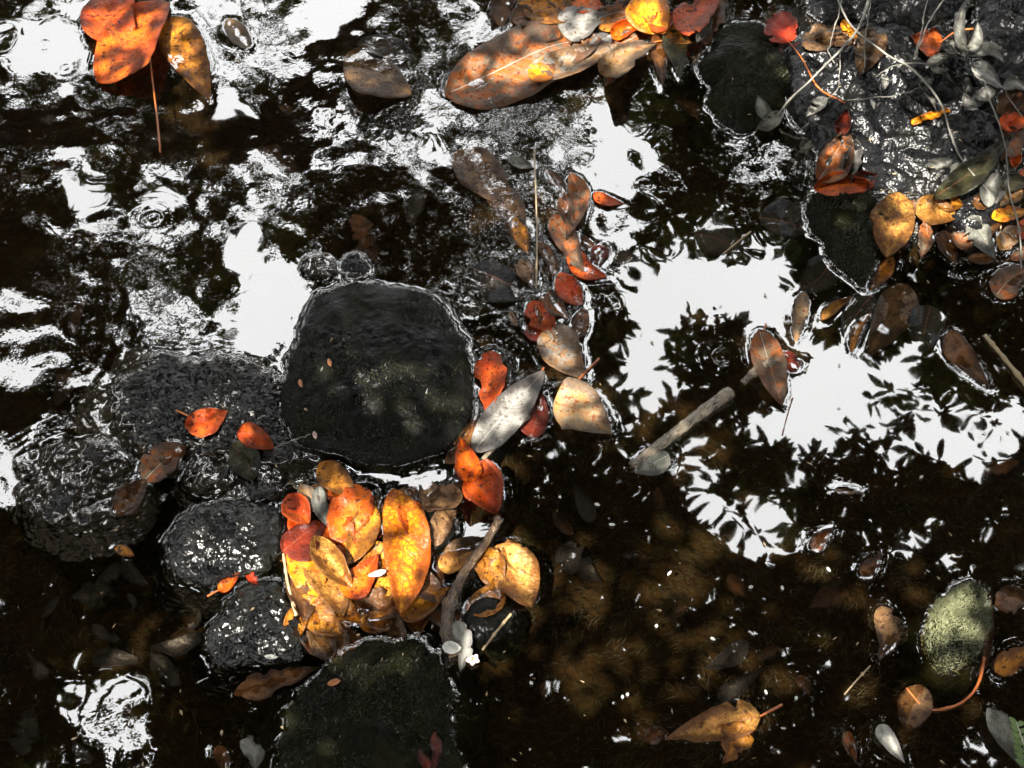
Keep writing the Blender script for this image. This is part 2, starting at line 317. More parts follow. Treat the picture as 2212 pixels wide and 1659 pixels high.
# ------------------------------------------------------------------ stones (data first: water and leaves need their shapes)
# label, outline in the frame, height (m), material, lump size, moss material or None, name
STONES = [
 ('large round black stone rising from the water at the centre', [(690,640),(760,612),(860,625),(930,642),(985,720),(1014,790),(1020,870),(1005,930),(955,985),(890,1003),(800,1000),(730,985),(650,955),(608,900),(618,810),(645,740),(662,690)], .042, 'blackwet', .009, 'mossdark'),
 ('low lumpy black stone awash beside the large round stone', [(255,825),(330,775),(430,782),(540,785),(600,810),(608,880),(640,950),(660,990),(600,1000),(500,965),(380,972),(285,950),(247,890)], .007, 'lumpy', .012, None),
 ('glistening black stone with a bright rim, upper of two by the orange leaf pile', [(362,1165),(420,1105),(480,1090),(560,1095),(610,1110),(616,1160),(580,1225),(500,1250),(410,1262),(370,1215)], .022, 'lumpy', .010, None),
 ('glistening black stone below the bright-rimmed one, a pale seed under it', [(520,1268),(580,1252),(622,1290),(650,1360),(655,1420),(600,1436),(540,1430),(468,1442),(445,1395),(480,1330)], .022, 'lumpy', .010, None),
 ('broad mossy black stone cut off by the lower edge of the picture', [(640,1480),(690,1452),(742,1412),(785,1388),(835,1404),(890,1390),(942,1422),(962,1470),(992,1525),(976,1600),(1004,1665),(975,1760),(800,1790),(630,1750),(600,1650),(632,1560)], .026, 'mossydark', .018, 'mossdark'),
 ('small oval stone furred with pale green moss, standing alone', [(2045,1290),(2090,1262),(2122,1275),(2132,1325),(2120,1385),(2085,1430),(2030,1452),(2003,1410),(2008,1345)], .030, 'mossydark', .003, 'mosspale'),
 ('upright oval dark mossy stone left of the black rock with twigs', [(1533,110),(1560,62),(1640,55),(1688,110),(1692,210),(1650,280),(1595,292),(1550,255),(1535,190)], .036, 'mossydark', .008, 'mossdark'),
 ('wide wet black rock under the pale twigs', [(1700,130),(1760,60),(1900,60),(2040,90),(2130,190),(2160,330),(2120,420),(2020,432),(1900,410),(1830,420),(1770,330),(1720,250),(1700,200)], .050, 'greyrock', .026, None),
 ('tapering mossy stone below the wide black rock', [(1757,425),(1800,402),(1862,402),(1892,450),(1884,545),(1866,622),(1822,592),(1780,520)], .026, 'mossydark', .005, 'mossdark'),
 ('dark streaked rock in the upper corner behind the silver sprig', [(2120,40),(2160,-40),(2300,-60),(2330,120),(2290,230),(2200,215),(2140,140)], .050, 'greyrock', .014, None),
 ('dark rock beyond the pale twigs at the upper edge', [(1745,20),(1800,-60),(1960,-70),(2070,-50),(2080,20),(2000,55),(1850,48),(1770,52)], .045, 'greyrock', .012, None),
 ('small matt black stone beside the long yellow leaf', [(892,1125),(915,1098),(960,1100),(982,1130),(975,1170),(940,1190),(905,1175)], .016, 'blackwet', .003, None),
 ('black mossy lump on top of the large round stone, the larger', [(742,590),(748,560),(770,550),(792,566),(790,600),(765,612)], .004, 'lumpy', .012, None),
 ('low black mossy lump left of the one above the large stone', [(655,575),(680,552),(715,560),(725,585),(700,600),(668,598)], .003, 'lumpy', .012, None),
 ('lumpy black shoal laced with water at the left edge', [(40,1010),(95,965),(170,955),(245,985),(290,1040),(260,1110),(190,1140),(120,1140),(70,1090)], .003, 'lumpy', .020, None),
 ('low black lump between the shoal and the bright-rimmed stone', [(420,1000),(500,990),(590,1015),(600,1060),(540,1085),(450,1070),(400,1040)], .003, 'lumpy', .018, None),
 ('dark stone under the brown twig beside the amber leaf', [(1010,1320),(1060,1290),(1110,1320),(1090,1370),(1030,1385),(995,1360)], .010, 'blackwet', .004, None),
 ('black stone half hidden under leaves at the edge of the wide rock', [(2060,420),(2110,400),(2150,440),(2140,490),(2080,500),(2050,465)], .026, 'greyrock', .005, None),
]
SH = []
for i, (lab, poly, hm, mt, lump, moss) in enumerate(STONES):
    p = W(*np.array(poly, float).T, 0.0)[:, :2]
    # close smooth outline
    c = p.mean(0); a = np.arctan2(p[:, 1] - c[1], p[:, 0] - c[0]); r = np.hypot(*(p - c).T); o = np.argsort(a); a, r = a[o], r[o]
    th = np.linspace(-math.pi, math.pi, 257); rr = np.interp(th, np.concatenate([a - 2 * math.pi, a, a + 2 * math.pi]), np.tile(r, 3))
    k = np.exp(-np.linspace(-2, 2, 9) ** 2); k /= k.sum(); rr[:-1] = np.convolve(np.concatenate([rr[:-1][-4:], rr[:-1], rr[:-1][:4]]), k, 'valid'); rr[-1] = rr[0]
    rr *= 1 + (.06 if i in (0, 5) else .11) * fbm(np.cos(th) * 1.5 + 9 * i, np.sin(th) * 1.5, 3.0, 5, s=40 + i, g=.6)
    SH.append((c, th, rr, hm, lump, i))
def stone_h(i, x, y, fine=True):
    c, th, rr, hm, lump, s = SH[i]
    dx, dy = x - c[0], y - c[1]; q = np.hypot(dx, dy) / np.interp(np.arctan2(dy, dx), th, rr)
    z = np.where(q < 1, hm * np.clip(1 - q ** 2.4, 0, 1) ** .62, -(q - 1) * hm * 3.0 - .6 * (q - 1) * .09)
    if i in (14, 15): z = z - .0045        # shoals, mostly awash
    if fine:
        z = z + lump * fbm(x, y, 15, 6, s=70 + s, g=.58) * np.clip((1.35 - q) * 3, 0, 1)
        if STONES[i][3] == 'lumpy':      # crinkled crust
            z = z + .0045 * (.5 - np.abs(fbm(x, y, 75, 3, s=170 + s)) * 2) * np.clip((1.3 - q) * 3, 0, 1)
        if i in (7, 9, 10):      # slanting ledges of the slabs
            t = (x * .55 + y * .83) * 26 + 1.5 * fbm(x, y, 9, 3, s=5)
            z = z + .030 * (np.abs((t % 1) - .5) - .25) * np.clip((1 - q) * 6, 0, 1)
    return z, q
def ground_top(x, y):
    """height of the water or of the stone standing out of it"""
    x = np.asarray(x, float); y = np.asarray(y, float); z = np.zeros_like(x)
    for i in range(len(SH)):
        c, th, rr = SH[i][:3]
        near = np.hypot(x - c[0], y - c[1]) < rr.max() * 1.05
        if near.any(): z = np.where(near, np.maximum(z, stone_h(i, x, y)[0]), z)
    return z
def Wtop(px, py, dz=0.0):
    z = np.zeros_like(np.asarray(px, float))
    for _ in range(4):
        p = W(px, py, z + dz); z = ground_top(p[..., 0], p[..., 1])
    return W(px, py, z + dz)

for i, (lab, poly, hm, mt, lump, moss) in enumerate(STONES):
    c, th, rr = SH[i][:3]
    big = rr.max() > .09
    na, nr = (320, 130) if mt == 'lumpy' and big else (220, 90) if big else (110, 40)
    ang = np.linspace(-math.pi, math.pi, na, endpoint=False); q = np.linspace(0, 1.5, nr) ** .85
    rad = np.interp(ang, th, rr)
    X = c[0] + np.outer(q, rad * np.cos(ang)); Y = c[1] + np.outer(q, rad * np.sin(ang))
    Z, _ = stone_h(i, X, Y)
    V = np.stack([X, Y, Z], -1).reshape(-1, 3)
    I, J = np.meshgrid(np.arange(nr - 1), np.arange(na), indexing='ij'); K = (J + 1) % na
    F = np.stack([I * na + J, (I + 1) * na + J, (I + 1) * na + K, I * na + K], -1).reshape(-1, 4)
    base = np.array([c[0], c[1], -.03])
    so = tag(mesh_obj('stone', V, F, mt, loc=base), lab, 'stone', 'stones standing out of the stream')
    if moss:
        pale = moss == 'mosspale'
        nb = 9000 if pale else 9000
        aa = rng.random(nb) * 2 * math.pi - math.pi; qq = np.sqrt(rng.random(nb)) * (1.04 if pale else 1.0); ra = np.interp(aa, th, rr)
        x = c[0] + qq * ra * np.cos(aa); y = c[1] + qq * ra * np.sin(aa)
        if not pale:                     # dark moss grows in patches
            keep = fbm(x, y, 16, 3, s=99 + i) > -.12; x, y = x[keep], y[keep]; nb = len(x)
        z = stone_h(i, x, y)[0]
        ln = (.0042 if pale else .0035) * (.5 + rng.random(nb)); d = rng.normal(0, .55, (nb, 2))
        tip = np.stack([x + d[:, 0] * ln, y + d[:, 1] * ln - ln * .2, z + ln * .9], 1); w = (.0006 if pale else .0006)
        b1 = np.stack([x - w * d[:, 1] - w, y + w * d[:, 0], z - .001], 1); b2 = np.stack([x + w * d[:, 1] + w, y - w * d[:, 0], z - .001], 1)
        V = np.stack([b1, b2, tip], 1).reshape(-1, 3); F = np.arange(nb * 3).reshape(-1, 3)
        mo = mesh_obj('moss', V - base, F, moss, parent=so, smooth=False); mo['kind'] = 'stuff'

# ------------------------------------------------------------------ stream bed and ground in one sheet
def stretch_axis(lo, hi, step, far):
    core = np.arange(lo, hi, step); out = [hi]; s = step
    while out[-1] < far: s *= 1.35; out.append(out[-1] + s)
    left = [lo - step]; s = step
    while left[-1] > -far: s *= 1.35; left.append(left[-1] - s)
    return np.concatenate([left[::-1], core, out])
gx, gy = stretch_axis(-1.1, 1.1, .009, 120), stretch_axis(.4, 2.3, .009, 120)
X, Y = np.meshgrid(gx, gy, indexing='ij')
far = np.hypot(X, Y - 1.2)
bedz = -.055 + .022 * fbm(X, Y, 5, 5, s=3) + .010 * fbm(X, Y, 28, 4, s=8)
ground_z = np.where(far < 2.2, bedz, bedz + np.clip((np.abs(X) - 2.2) * .35, 0, .8) + .1 * fbm(X, Y, .4, 4, s=2) * np.clip(far - 2.2, 0, 1))
V = np.stack([X, Y, ground_z], -1).reshape(-1, 3)
tag(mesh_obj('ground', V, grid_faces(len(gx), len(gy)), 'bed'), 'dark brown stream bed and banks', kind='structure')

# fine algae on the bed, thickest in the still water below the leaf pile
na = 42000
ax = rng.uniform(-.75, .85, na); ay = rng.uniform(.5, 1.95, na)
px, py = PX(ax, ay, -.05)
keep = rng.random(na) < np.clip(.25 + .9 * (px > 950) * (py > 900) + .4 * (py > 1150), 0, 1)
ax, ay = ax[keep], ay[keep]; na = len(ax)
az = -.055 + .022 * fbm(ax, ay, 5, 5, s=3) + .010 * fbm(ax, ay, 28, 4, s=8)
ln = .006 + .014 * rng.random(na); di = 2.2 * fbm(ax, ay, 7, 2, s=31) * 3 + rng.normal(0, .6, na)
tip = np.stack([ax + ln * np.cos(di), ay + ln * np.sin(di), az + ln * .55], 1); w = .0007
b1 = np.stack([ax - w * np.sin(di), ay + w * np.cos(di), az - .001], 1); b2 = np.stack([ax + w * np.sin(di), ay - w * np.cos(di), az - .001], 1)
tag(mesh_obj('algae', np.stack([b1, b2, tip], 1).reshape(-1, 3), np.arange(na * 3).reshape(-1, 3), 'algae', smooth=False), 'fine dark algae covering the stream bed under water', 'algae', kind='stuff')
def bed_z(x, y):
    return -.055 + .022 * fbm(x, y, 5, 5, s=3) + .010 * fbm(x, y, 28, 4, s=8)

# ------------------------------------------------------------------ leaves
SHAPES = {'ov': (.58, 1.0), 'lan': (.85, 1.15), 'round': (.45, .45), 'obov': (.95, .5), 'ell': (.68, .82), 'tail': (.45, 1.25), 'strip': (.25, .3)}
def blade(ctrl, width, shape='ov', curl=.1, bend=0.0, ragged=0.0, seed=0, z=.002, drape=True, zpts=None, n=24, m=11, wave=.06):
    """leaf sheet: its outline measured in the frame, lying on the water or stone; returns verts, faces, uv, midrib points"""
    r = np.random.default_rng(seed + 1000)
    t = np.linspace(0.004, .996, n); ax = spline(ctrl, n)
    tg = np.gradient(ax, axis=0); tg /= np.linalg.norm(tg, axis=1)[:, None]; pr = np.stack([-tg[:, 1], tg[:, 0]], 1)
    a, b = SHAPES[shape]; wt = t ** a * (1 - t) ** b; wt /= wt.max(); wt = np.maximum(wt, .012)
    u = np.linspace(-1, 1, m)
    asym = 1 + .12 * r.normal()
    sidew = np.where(u < 0, asym, 2 - asym)
    edge = 1 + .10 * fbm(t[:, None] * 4 + seed, np.sign(u)[None] * 3.0 + seed * .7, 1.6, 3, s=seed)
    if ragged:
        bite = np.clip(fbm(t[:, None] * 9, np.sign(u)[None] * 5 + seed, 1.0, 3, s=seed + 5) * 2.2 - (.3), 0, 1) * ragged
        edge = edge * (1 - bite * .8)
    half = width * .5 * wt[:, None] * sidew[None] * edge
    P = ax[:, None] + pr[:, None] * (u[None] * half)[..., None]
    mid = ax[n // 2]
    scale = float(np.linalg.norm(W(mid[0] + 1, mid[1]) - W(mid[0], mid[1])))   # metres per unit of the frame
    if zpts is not None:
        zz = np.interp(t, np.linspace(0, 1, len(zpts)), zpts)[:, None] + 0 * u[None]
        Q = W(P[..., 0], P[..., 1], zz)
    elif drape: Q = Wtop(P[..., 0], P[..., 1], z)
    else: Q = W(P[..., 0], P[..., 1], z)
    hw = half * scale
    ph = r.random() * 6
    dz = curl * hw * np.abs(u)[None] ** 1.6 + bend * width * scale * np.sin(np.pi * t)[:, None]
    tw, bd = r.normal(0, .22), r.normal(0, .5)
    dz = dz + tw * hw * u[None] * np.cos(t * 3.1 + ph)[:, None] + bd * .05 * width * scale * np.sin(t * 4.2 + ph)[:, None] + .12 * hw * np.abs(u)[None]
    dz = dz + wave * width * scale * fbm(P[..., 0] / width, P[..., 1] / width, 1.3, 3, s=seed) + .055 * width * scale * fbm(P[..., 0] / width, P[..., 1] / width, 4.2, 2, s=seed + 3) + .03 * width * scale * np.sin(t * 16 + ph)[:, None] * np.abs(u)[None] ** 2
    dz = dz - dz.min() * .85
    Q[..., 2] += dz
    # keep what is seen where it was measured when the sheet is lifted
    Q[..., :2] = Q[..., :2] * ((CAM_H - Q[..., 2]) / (CAM_H - (Q[..., 2] - dz)))[..., None]
    uv = np.stack(np.broadcast_arrays(u[None] * .5 + .5, t[:, None]), -1).reshape(-1, 2)
    return Q.reshape(-1, 3), grid_faces(n, m), uv, Q[:, m // 2], scale
RIB = {'orange': 'stalk', 'redorange': 'stalkdark', 'red': 'stalkdark', 'yellow': 'stalk', 'yellowplain': 'stalk', 'grey': 'stalkpale', 'white': 'stalkpale', 'silver': 'stalkpale',
       'rust': 'stalkpale', 'tan': 'stalk', 'green': 'stalkpale', 'amberlight': 'stalkdark'}
LEAFBOX = []
_seed = [0]
def leaf(label, ctrl, width, shape, mat, z=2.0, curl=.15, bend=0.0, ragged=0.0, stalk=None, stalk_mat=None, name='fallen_leaf', group=None, rib=True, cat='leaf', parent=None, zpts=None, drape=True, men=True, wave=.06):
    _seed[0] += 1; s = _seed[0]
    if parent is None and z > 0 and name == 'fallen_leaf':
        z = z - 3.4; k1, k2 = random.random(), random.random(); curl = curl * (.8 + 2.2 * k1 * k1)
        if k2 < .4: ragged = max(ragged, .45)
    V, F, uv, mid, sc = blade(ctrl, width, shape, curl, bend, ragged, s, z * .001, drape, zpts, wave=wave)
    # a real, if slight, thickness
    th = .00045; n0 = len(V); Fl = F.tolist()
    base = V.mean(0)
    if parent is None:
        ob = mesh_obj(name, V, F, mat, uvs=uv, loc=base); tag(ob, label, cat, group); loc = base
    else:
        loc = np.array(parent.location); ob = mesh_obj(name, V - loc, F, mat, uvs=uv, parent=parent)
    md = ob.modifiers.new('thickness', 'SOLIDIFY'); md.thickness = th; md.offset = -1
    tgt = ob if parent is None else parent
    if rib:
        mp = mid[1:-2].copy(); mp[:, 2] += .0002
        r0 = max(.00045, min(.0011, width * sc * .016))
        v, f, u2 = tube(mp, np.linspace(r0, r0 * .35, len(mp)), 5)
        rb = mesh_obj('midrib', v - loc, f, RIB.get(mat, 'stalkdark'), parent=tgt, uvs=u2)
    if stalk:
        p = spline(stalk, 12); q = Wtop(p[:, 0], p[:, 1], z * .001 + .0015)
        v, f, u2 = tube(q, np.linspace(.0011, .0017, 12), 6, .2, s)
        mesh_obj('stalk', v - loc, f, stalk_mat or 'stalk', parent=tgt, uvs=u2)
    if men and z >= -3 and parent is None:
        a = spline(ctrl, 7); LEAFBOX.append((a, width * .5, SHAPES[shape]))
    return ob

L = leaf
# upper corner pair
L('red orange leaf half under the large bright orange leaf, at the upper edge', [(228,95),(245,30),(290,-35)], 120, 'ov', 'redorange', 2, .05)
L('dark amber leaf with a brown tip right of the bright orange leaf', [(362,40),(400,110),(455,218)], 95, 'ov', 'amber', 2, .05)
L('large bright orange leaf with dark spots and a long stalk', [(212,178),(258,105),(300,50),(366,6)], 120, 'ell', 'orange', 6, .12, .02, stalk=[(322,105),(330,180),(340,260),(346,328)])
L('pale pinkish crumpled leaf awash right of the amber leaf', [(490,40),(515,75),(540,105)], 44, 'ell', 'tan', -2, .2)
# cluster at the top
L('broad rusty brown leaf with a grey underside lying along a pale stem', [(962,205),(1060,160),(1190,100),(1300,85)], 150, 'ell', 'rust', 2, .06, stalk=[(968,222),(1120,150),(1280,92),(1405,42)], stalk_mat='stalkpale')
L('narrow yellowed grey leaf lying on the broad rusty leaf', [(1136,158),(1220,140),(1338,98)], 62, 'ell', 'greyspeck', 6, .14)
L('small bright yellow round leaf at the end of the narrow grey leaf', [(1140,150),(1165,153),(1196,158)], 42, 'round', 'yellowplain', 9, .15)
L('curled tan and rust leaf standing up beside the rusty leaf', [(1296,158),(1345,120),(1418,92)], 70, 'ov', 'tan', 6, .9, .10, stalk=[(1410,92),(1430,88),(1448,94)])
L('drooping rust coloured tip under the curled tan leaf', [(1300,120),(1318,150),(1308,186)], 48, 'ov', 'rust', 3, .2)
L('smooth grey leaf in the heap at the upper edge', [(1206,58),(1250,42),(1318,36)], 80, 'ov', 'grey', 5, .08)
L('yellow leaf flushed with red at the upper edge', [(1392,-18),(1405,25),(1436,72)], 96, 'ell', 'yellowplain', 7, .1)
L('red orange leaf right of the yellow one at the upper edge', [(1456,58),(1500,30),(1562,-18)], 74, 'ov', 'redorange', 5, .12)
L('bright red tip lying on the yellow leaf', [(1400,55),(1428,48),(1458,30)], 46, 'ell', 'redorange', 10, .15)
L('amber brown leaf at the upper edge left of the smooth grey leaf', [(1118,0),(1180,14),(1262,30)], 70, 'ell', 'amber', 3, .1)
L('dull brown leaf under the smooth grey leaf', [(1100,50),(1170,66),(1230,78)], 50, 'ov', 'brown', 1, .1)
L('rusty leaf between the grey leaf and the yellow leaf', [(1290,40),(1340,25),(1392,20)], 58, 'ell', 'rust', 4, .1)
L('small crumpled orange leaf above the curled tan leaf', [(1322,82),(1350,62),(1385,58)], 40, 'ov', 'orange', 4, .3)
L('grey oval leaf tucked behind the curled tan leaf', [(1285,125),(1300,95),(1322,76)], 44, 'ell', 'grey', 3, .1)
L('dark olive leaf hanging below the red orange leaf', [(1442,62),(1462,100),(1470,172)], 52, 'ov', 'olive', 2, .1)
L('narrow dark brown leaf left of the dark olive leaf', [(1412,72),(1422,120),(1432,192)], 34, 'lan', 'brown', 1.5, .1)
L('pale grey leaf standing on edge by the mossy oval stone', [(1525,20),(1520,55),(1505,92)], 30, 'ell', 'silver', 5, .3)
L('brown leaf beside the upright mossy stone at the upper edge', [(1535,70),(1545,30),(1570,-10)], 46, 'ov', 'brown', 3, .1)
# on and around the wide rock
L('glossy red heart shaped leaf with a long curved orange stalk', [(1703,92),(1695,60),(1688,24)], 72, 'round', 'red', 8, .25, .06, stalk=[(1704,90),(1735,130),(1768,190),(1825,222)])
L('dark brown leathery leaf left of the long pale twig', [(1732,98),(1785,76),(1842,92)], 62, 'ell', 'brownpale', 6, .25)
L('reddish brown leaf behind the crossing pale twigs', [(1906,66),(1882,110),(1856,166)], 72, 'ov', 'brownpale', 6, .2)
L('small curled yellow leaf against the long pale twig', [(1820,42),(1832,62),(1852,84)], 24, 'ell', 'yellowplain', 14, .6, rib=False)
L('curled orange leaf with a thick bent stalk at the upper corner', [(2035,90),(2005,88),(1968,78)], 62, 'ov', 'orange', 14, .6, .1, stalk=[(2030,92),(2065,68),(2102,62)])
L('orange scrap of leaf on the bare rock', [(1968,266),(2005,252),(2052,238)], 18, 'strip', 'yellowplain', 6, .3, rib=False, name='leaf_scrap', cat='leaf scrap', ragged=.7)
L('dark red pointed leaf standing above the folded tan leaf', [(1812,290),(1822,262),(1830,234)], 34, 'ov', 'darkred', 10, .5)
L('folded tan and grey leaf leaning on the rock', [(1768,392),(1800,340),(1832,280)], 74, 'ell', 'rust', 10, .45, .06)
L('bright crumpled orange leaf wedged at the foot of the rock', [(1758,408),(1820,392),(1888,402)], 52, 'ell', 'orange', 10, .5, .05, ragged=.4)
L('grey underside of a folded leaf beside the folded tan leaf', [(1822,385),(1845,340),(1850,300)], 40, 'ell', 'grey', 14, .4)
L('dark red curled leaf at the foot of the rock', [(1842,412),(1866,392),(1898,378)], 46, 'ov', 'darkred', 7, .5)
L('broad amber leaf with pale patches below the rock', [(1940,415),(1938,480),(1915,556)], 98, 'ell', 'amberlight', 4, .1)
L('pale cream and amber leaf right of the broad amber leaf', [(1978,462),(2015,450),(2068,470)], 66, 'ell', 'amberlight', 6, .2)
L('narrow orange leaf hanging below the cream leaf', [(2000,470),(2002,515),(1988,560)], 36, 'lan', 'rust', 4, .15)
L('dull red brown leaf below the cream leaf', [(2030,500),(2048,535),(2066,572)], 40, 'ov', 'brown', 2, .1)
L('amber sliver of leaf under the broad amber leaf', [(1930,555),(1910,590),(1878,628)], 34, 'lan', 'amber', 1, .1)
L('grey green torn leaf standing in the water at the right', [(2090,470),(2120,505),(2150,560)], 58, 'ov', 'silver', 4, .2, ragged=.6)
L('small bright yellow leaf near the right edge', [(2142,470),(2175,462),(2222,458)], 36, 'ell', 'yellowplain', 5, .2)
L('silver grey leaf on the rock below the long twig, left one', [(1998,392),(2020,365),(2060,345)], 40, 'ell', 'silver', 6, .15)
L('silver grey leaf on the rock below the long twig, right one', [(2045,388),(2075,372),(2108,380)], 36, 'ell', 'silver', 8, .15)
L('long dark olive leaf slanting over the right rock', [(2015,428),(2100,370),(2196,282)], 58, 'lan', 'olive', 24, .15)
L('pale grey folded leaf at the right below the olive leaf', [(2135,448),(2140,405),(2160,372)], 42, 'ell', 'silver', 12, .3)
L('second pale grey leaf right of the folded grey leaf', [(2150,440),(2165,400),(2180,368)], 26, 'lan', 'grey', 10, .3)
L('dark leaf crossing behind the right hand twig', [(2160,405),(2190,392),(2225,398)], 40, 'ell', 'olive', 8, .2)
L('rust red leaf at the right edge above the yellow leaf', [(2160,275),(2185,262),(2222,266)], 44, 'ell', 'redorange', 8, .4)
L('curled dark brown leaf at the right edge under the silver leaves', [(2155,245),(2185,215),(2215,205)], 56, 'ell', 'brown', 8, .5)
L('orange brown leaf at the right edge beside the twig', [(2178,340),(2195,310),(2216,275)], 36, 'ov', 'rust', 8, .3)
L('pale pink leaf awash at the right edge', [(2160,540),(2185,515),(2218,500)], 46, 'ell', 'tan', 1, .2)
L('orange brown blurred leaf at the right edge below the twig', [(2150,640),(2180,605),(2228,575)], 66, 'ov', 'rust', 1, .1)
L('spoon shaped amber and grey leaf beside the bright calm water', [(1718,742),(1728,690),(1736,630)], 36, 'obov', 'tan', 3, .2)
L('thin curled golden leaf right of the spoon shaped leaf', [(1772,692),(1802,664),(1842,640)], 24, 'lan', 'amberlight', 3, .4)
L('thin dark amber leaf right of the golden one', [(1838,762),(1852,712),(1885,668)], 22, 'lan', 'amber', 2, .3)
L('large dull brown leaf with a dark midrib under the right rock', [(1960,615),(1925,680),(1872,772)], 92, 'ov', 'brownpale', -7, .05)
L('black sodden leaf left of the large dull brown leaf', [(1885,635),(1850,680),(1825,742)], 80, 'ov', 'slate', -9, .05)
L('slate grey sodden leaf right of the large dull brown leaf', [(2010,660),(1998,710),(1990,770)], 84, 'ov', 'slate', -9, .05)
L('olive brown pointed leaf lying below the slate grey leaf', [(2048,716),(2080,770),(2138,835)], 58, 'ov', 'brown', 1.5, .08)
L('dark slate sodden leaf beside the tapering mossy stone', [(1800,560),(1770,600),(1722,632)], 76, 'ov', 'slate', -9, .05)
L('grey rounded sodden leaf above the bright calm water', [(1500,505),(1545,515),(1600,540)], 76, 'ell', 'slate', -9, .05)
L('grey slab of a leaf right of the rounded sodden one', [(1640,470),(1700,480),(1750,500)], 78, 'ell', 'slate', -8, .05)
# calm water
L('red brown leaf standing in the bright calm water', [(1640,712),(1660,780),(1690,876)], 70, 'ell', 'rust', 4, .3, stalk=[(1648,722),(1655,700)])
L('dark red leaf lying right of the red brown one', [(1690,760),(1712,790),(1735,780)], 40, 'ov', 'darkred', 1, .1)
L('pale green grey leaf tip under the end of the broken stick', [(1445,982),(1410,1002),(1372,1022)], 56, 'ov', 'silver', 3, .1)
# right of the big stone
L('bright red orange leaf touching the right of the large round stone', [(1062,758),(1062,820),(1050,892)], 70, 'ov', 'redorange', 6, .15, .03)
L('long pale grey leaf with a white midrib beside the large stone', [(1022,976),(1090,895),(1176,800)], 82, 'ell', 'grey', 9, .12, .03, stalk=[(1158,822),(1168,806),(1175,794)], stalk_mat='stalkdark')
L('grey speckled leaf above the tan speckled one', [(1186,706),(1212,760),(1262,818)], 92, 'ov', 'greyspeck', 2, .1)
L('tan speckled round leaf with an orange stalk', [(1196,872),(1245,885),(1322,936)], 112, 'ov', 'tan', 5, .15, .02, stalk=[(1205,880),(1245,825),(1294,774)])
L('dark red leaf under the long pale grey leaf', [(1148,945),(1160,900),(1172,850)], 66, 'ov', 'darkred', 1, .05)
L('long dark brown leaf under the foot of the large stone', [(960,1000),(1000,960),(1032,890)], 46, 'lan', 'brown', 3, .1)
L('brilliant red and yellow leaf folded like a heart', [(1006,1030),(1040,1055),(1074,1112)], 100, 'ov', 'redorange', 9, .25, .05)
L('yellow orange upper fold of the heart shaped leaf', [(1022,1040),(1008,1000),(994,946)], 58, 'ov', 'orange', 11, .3, .05)
# the lit heap between the stones
for k_, (c_, w_, m_, lab_) in enumerate((
    ([(640,1290),(690,1330),(740,1372)], 70, 'amber', 'amber leaf at the lower left of the lit heap'), ([(700,1110),(720,1150),(760,1200)], 84, 'orange', 'orange leaf packed under the holed leaf in the heap'), ([(800,1170),(830,1230),(840,1300)], 80, 'amber', 'amber leaf packed behind the long yellow leaf'),
    ([(620,1240),(650,1290),(660,1340)], 60, 'brown', 'brown leaf against the glistening stone in the heap'), ([(880,1230),(920,1260),(960,1300)], 60, 'brown', 'shaded brown leaf right of the long yellow leaf'), ([(940,1180),(955,1130),(985,1085)], 50, 'brownpale', 'dull leaf right of the small matt black stone'))):
    L(lab_, c_, w_, 'ell', m_, 1 + .4 * k_, .12)
L('brown leaf at the bottom of the lit heap', [(690,1275),(730,1320),(800,1352)], 66, 'ov', 'amber', 1, .1)
L('amber leaf with a heart shaped notch below the lit heap', [(778,1352),(810,1342),(848,1346)], 50, 'round', 'amber', 1, .1)
L('dark brown leaf under the long yellow leaf', [(760,1300),(830,1310),(880,1290)], 70, 'ell', 'brown', .6, .1)
L('brown leaf right below the long yellow leaf', [(868,1336),(915,1305),(972,1268)], 58, 'ov', 'amber', 4, .15)
L('red brown leaf low in the heap beside the stone', [(672,1360),(700,1395),(718,1424)], 56, 'ell', 'brownpale', 1, .1)
L('red brown leaf right of the other low one', [(722,1352),(735,1382),(740,1420)], 46, 'ell', 'brownpale', 1.5, .1)
L('narrow brown leaf pointing down below the heap', [(1000,1385),(985,1340),(960,1275)], 40, 'lan', 'brown', 1.2, .1)
L('orange sliver right of the notched leaf', [(918,1312),(945,1335),(962,1362)], 34, 'ov', 'rust', 1.4, .1)
L('yellow leaf at the left edge of the lit heap', [(630,1178),(655,1235),(672,1305)], 84, 'ell', 'yellowplain', 4, .1)
L('golden net patterned leaf low at the left of the heap', [(668,1185),(700,1240),(742,1330)], 92, 'ell', 'amberlight', 5, .12)
L('dark red brown leaf at the top left of the heap', [(610,1192),(650,1160),(705,1122)], 80, 'ov', 'darkred', 5, .1)
L('orange leaf with holes at the top of the heap', [(800,1060),(762,1100),(722,1178)], 96, 'ell', 'orange', 6, .1, ragged=.35)
L('deep amber leaf below the stone at the top of the heap', [(690,1000),(720,1030),(768,1068)], 62, 'ell', 'amber', 4, .1)
L('rolled golden brown leaf leaning in the heap', [(676,1158),(712,1210),(760,1268)], 62, 'ell', 'amberlight', 9, .7, .05)
L('dark midribbed amber leaf left of the long yellow leaf', [(800,1085),(772,1160),(748,1225)], 66, 'ov', 'amber', 8, .12)
L('bright orange leaf curving under the long yellow leaf', [(738,1282),(775,1250),(818,1196)], 66, 'ov', 'orange', 10, .12)
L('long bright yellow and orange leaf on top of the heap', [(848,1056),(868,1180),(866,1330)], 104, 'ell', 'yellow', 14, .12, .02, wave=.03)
L('orange leaf peeping out right of the long yellow leaf', [(868,1080),(890,1130),(906,1190)], 58, 'ov', 'orange', 8, .12)
L('small round red leaf at the upper left of the lit heap', [(622,1068),(640,1095),(668,1132)], 62, 'ell', 'redorange', 9, .2)
L('pinkish curled leaf edge beside the small red leaf', [(648,1048),(665,1072),(690,1108)], 40, 'ell', 'tan', 8, .3)
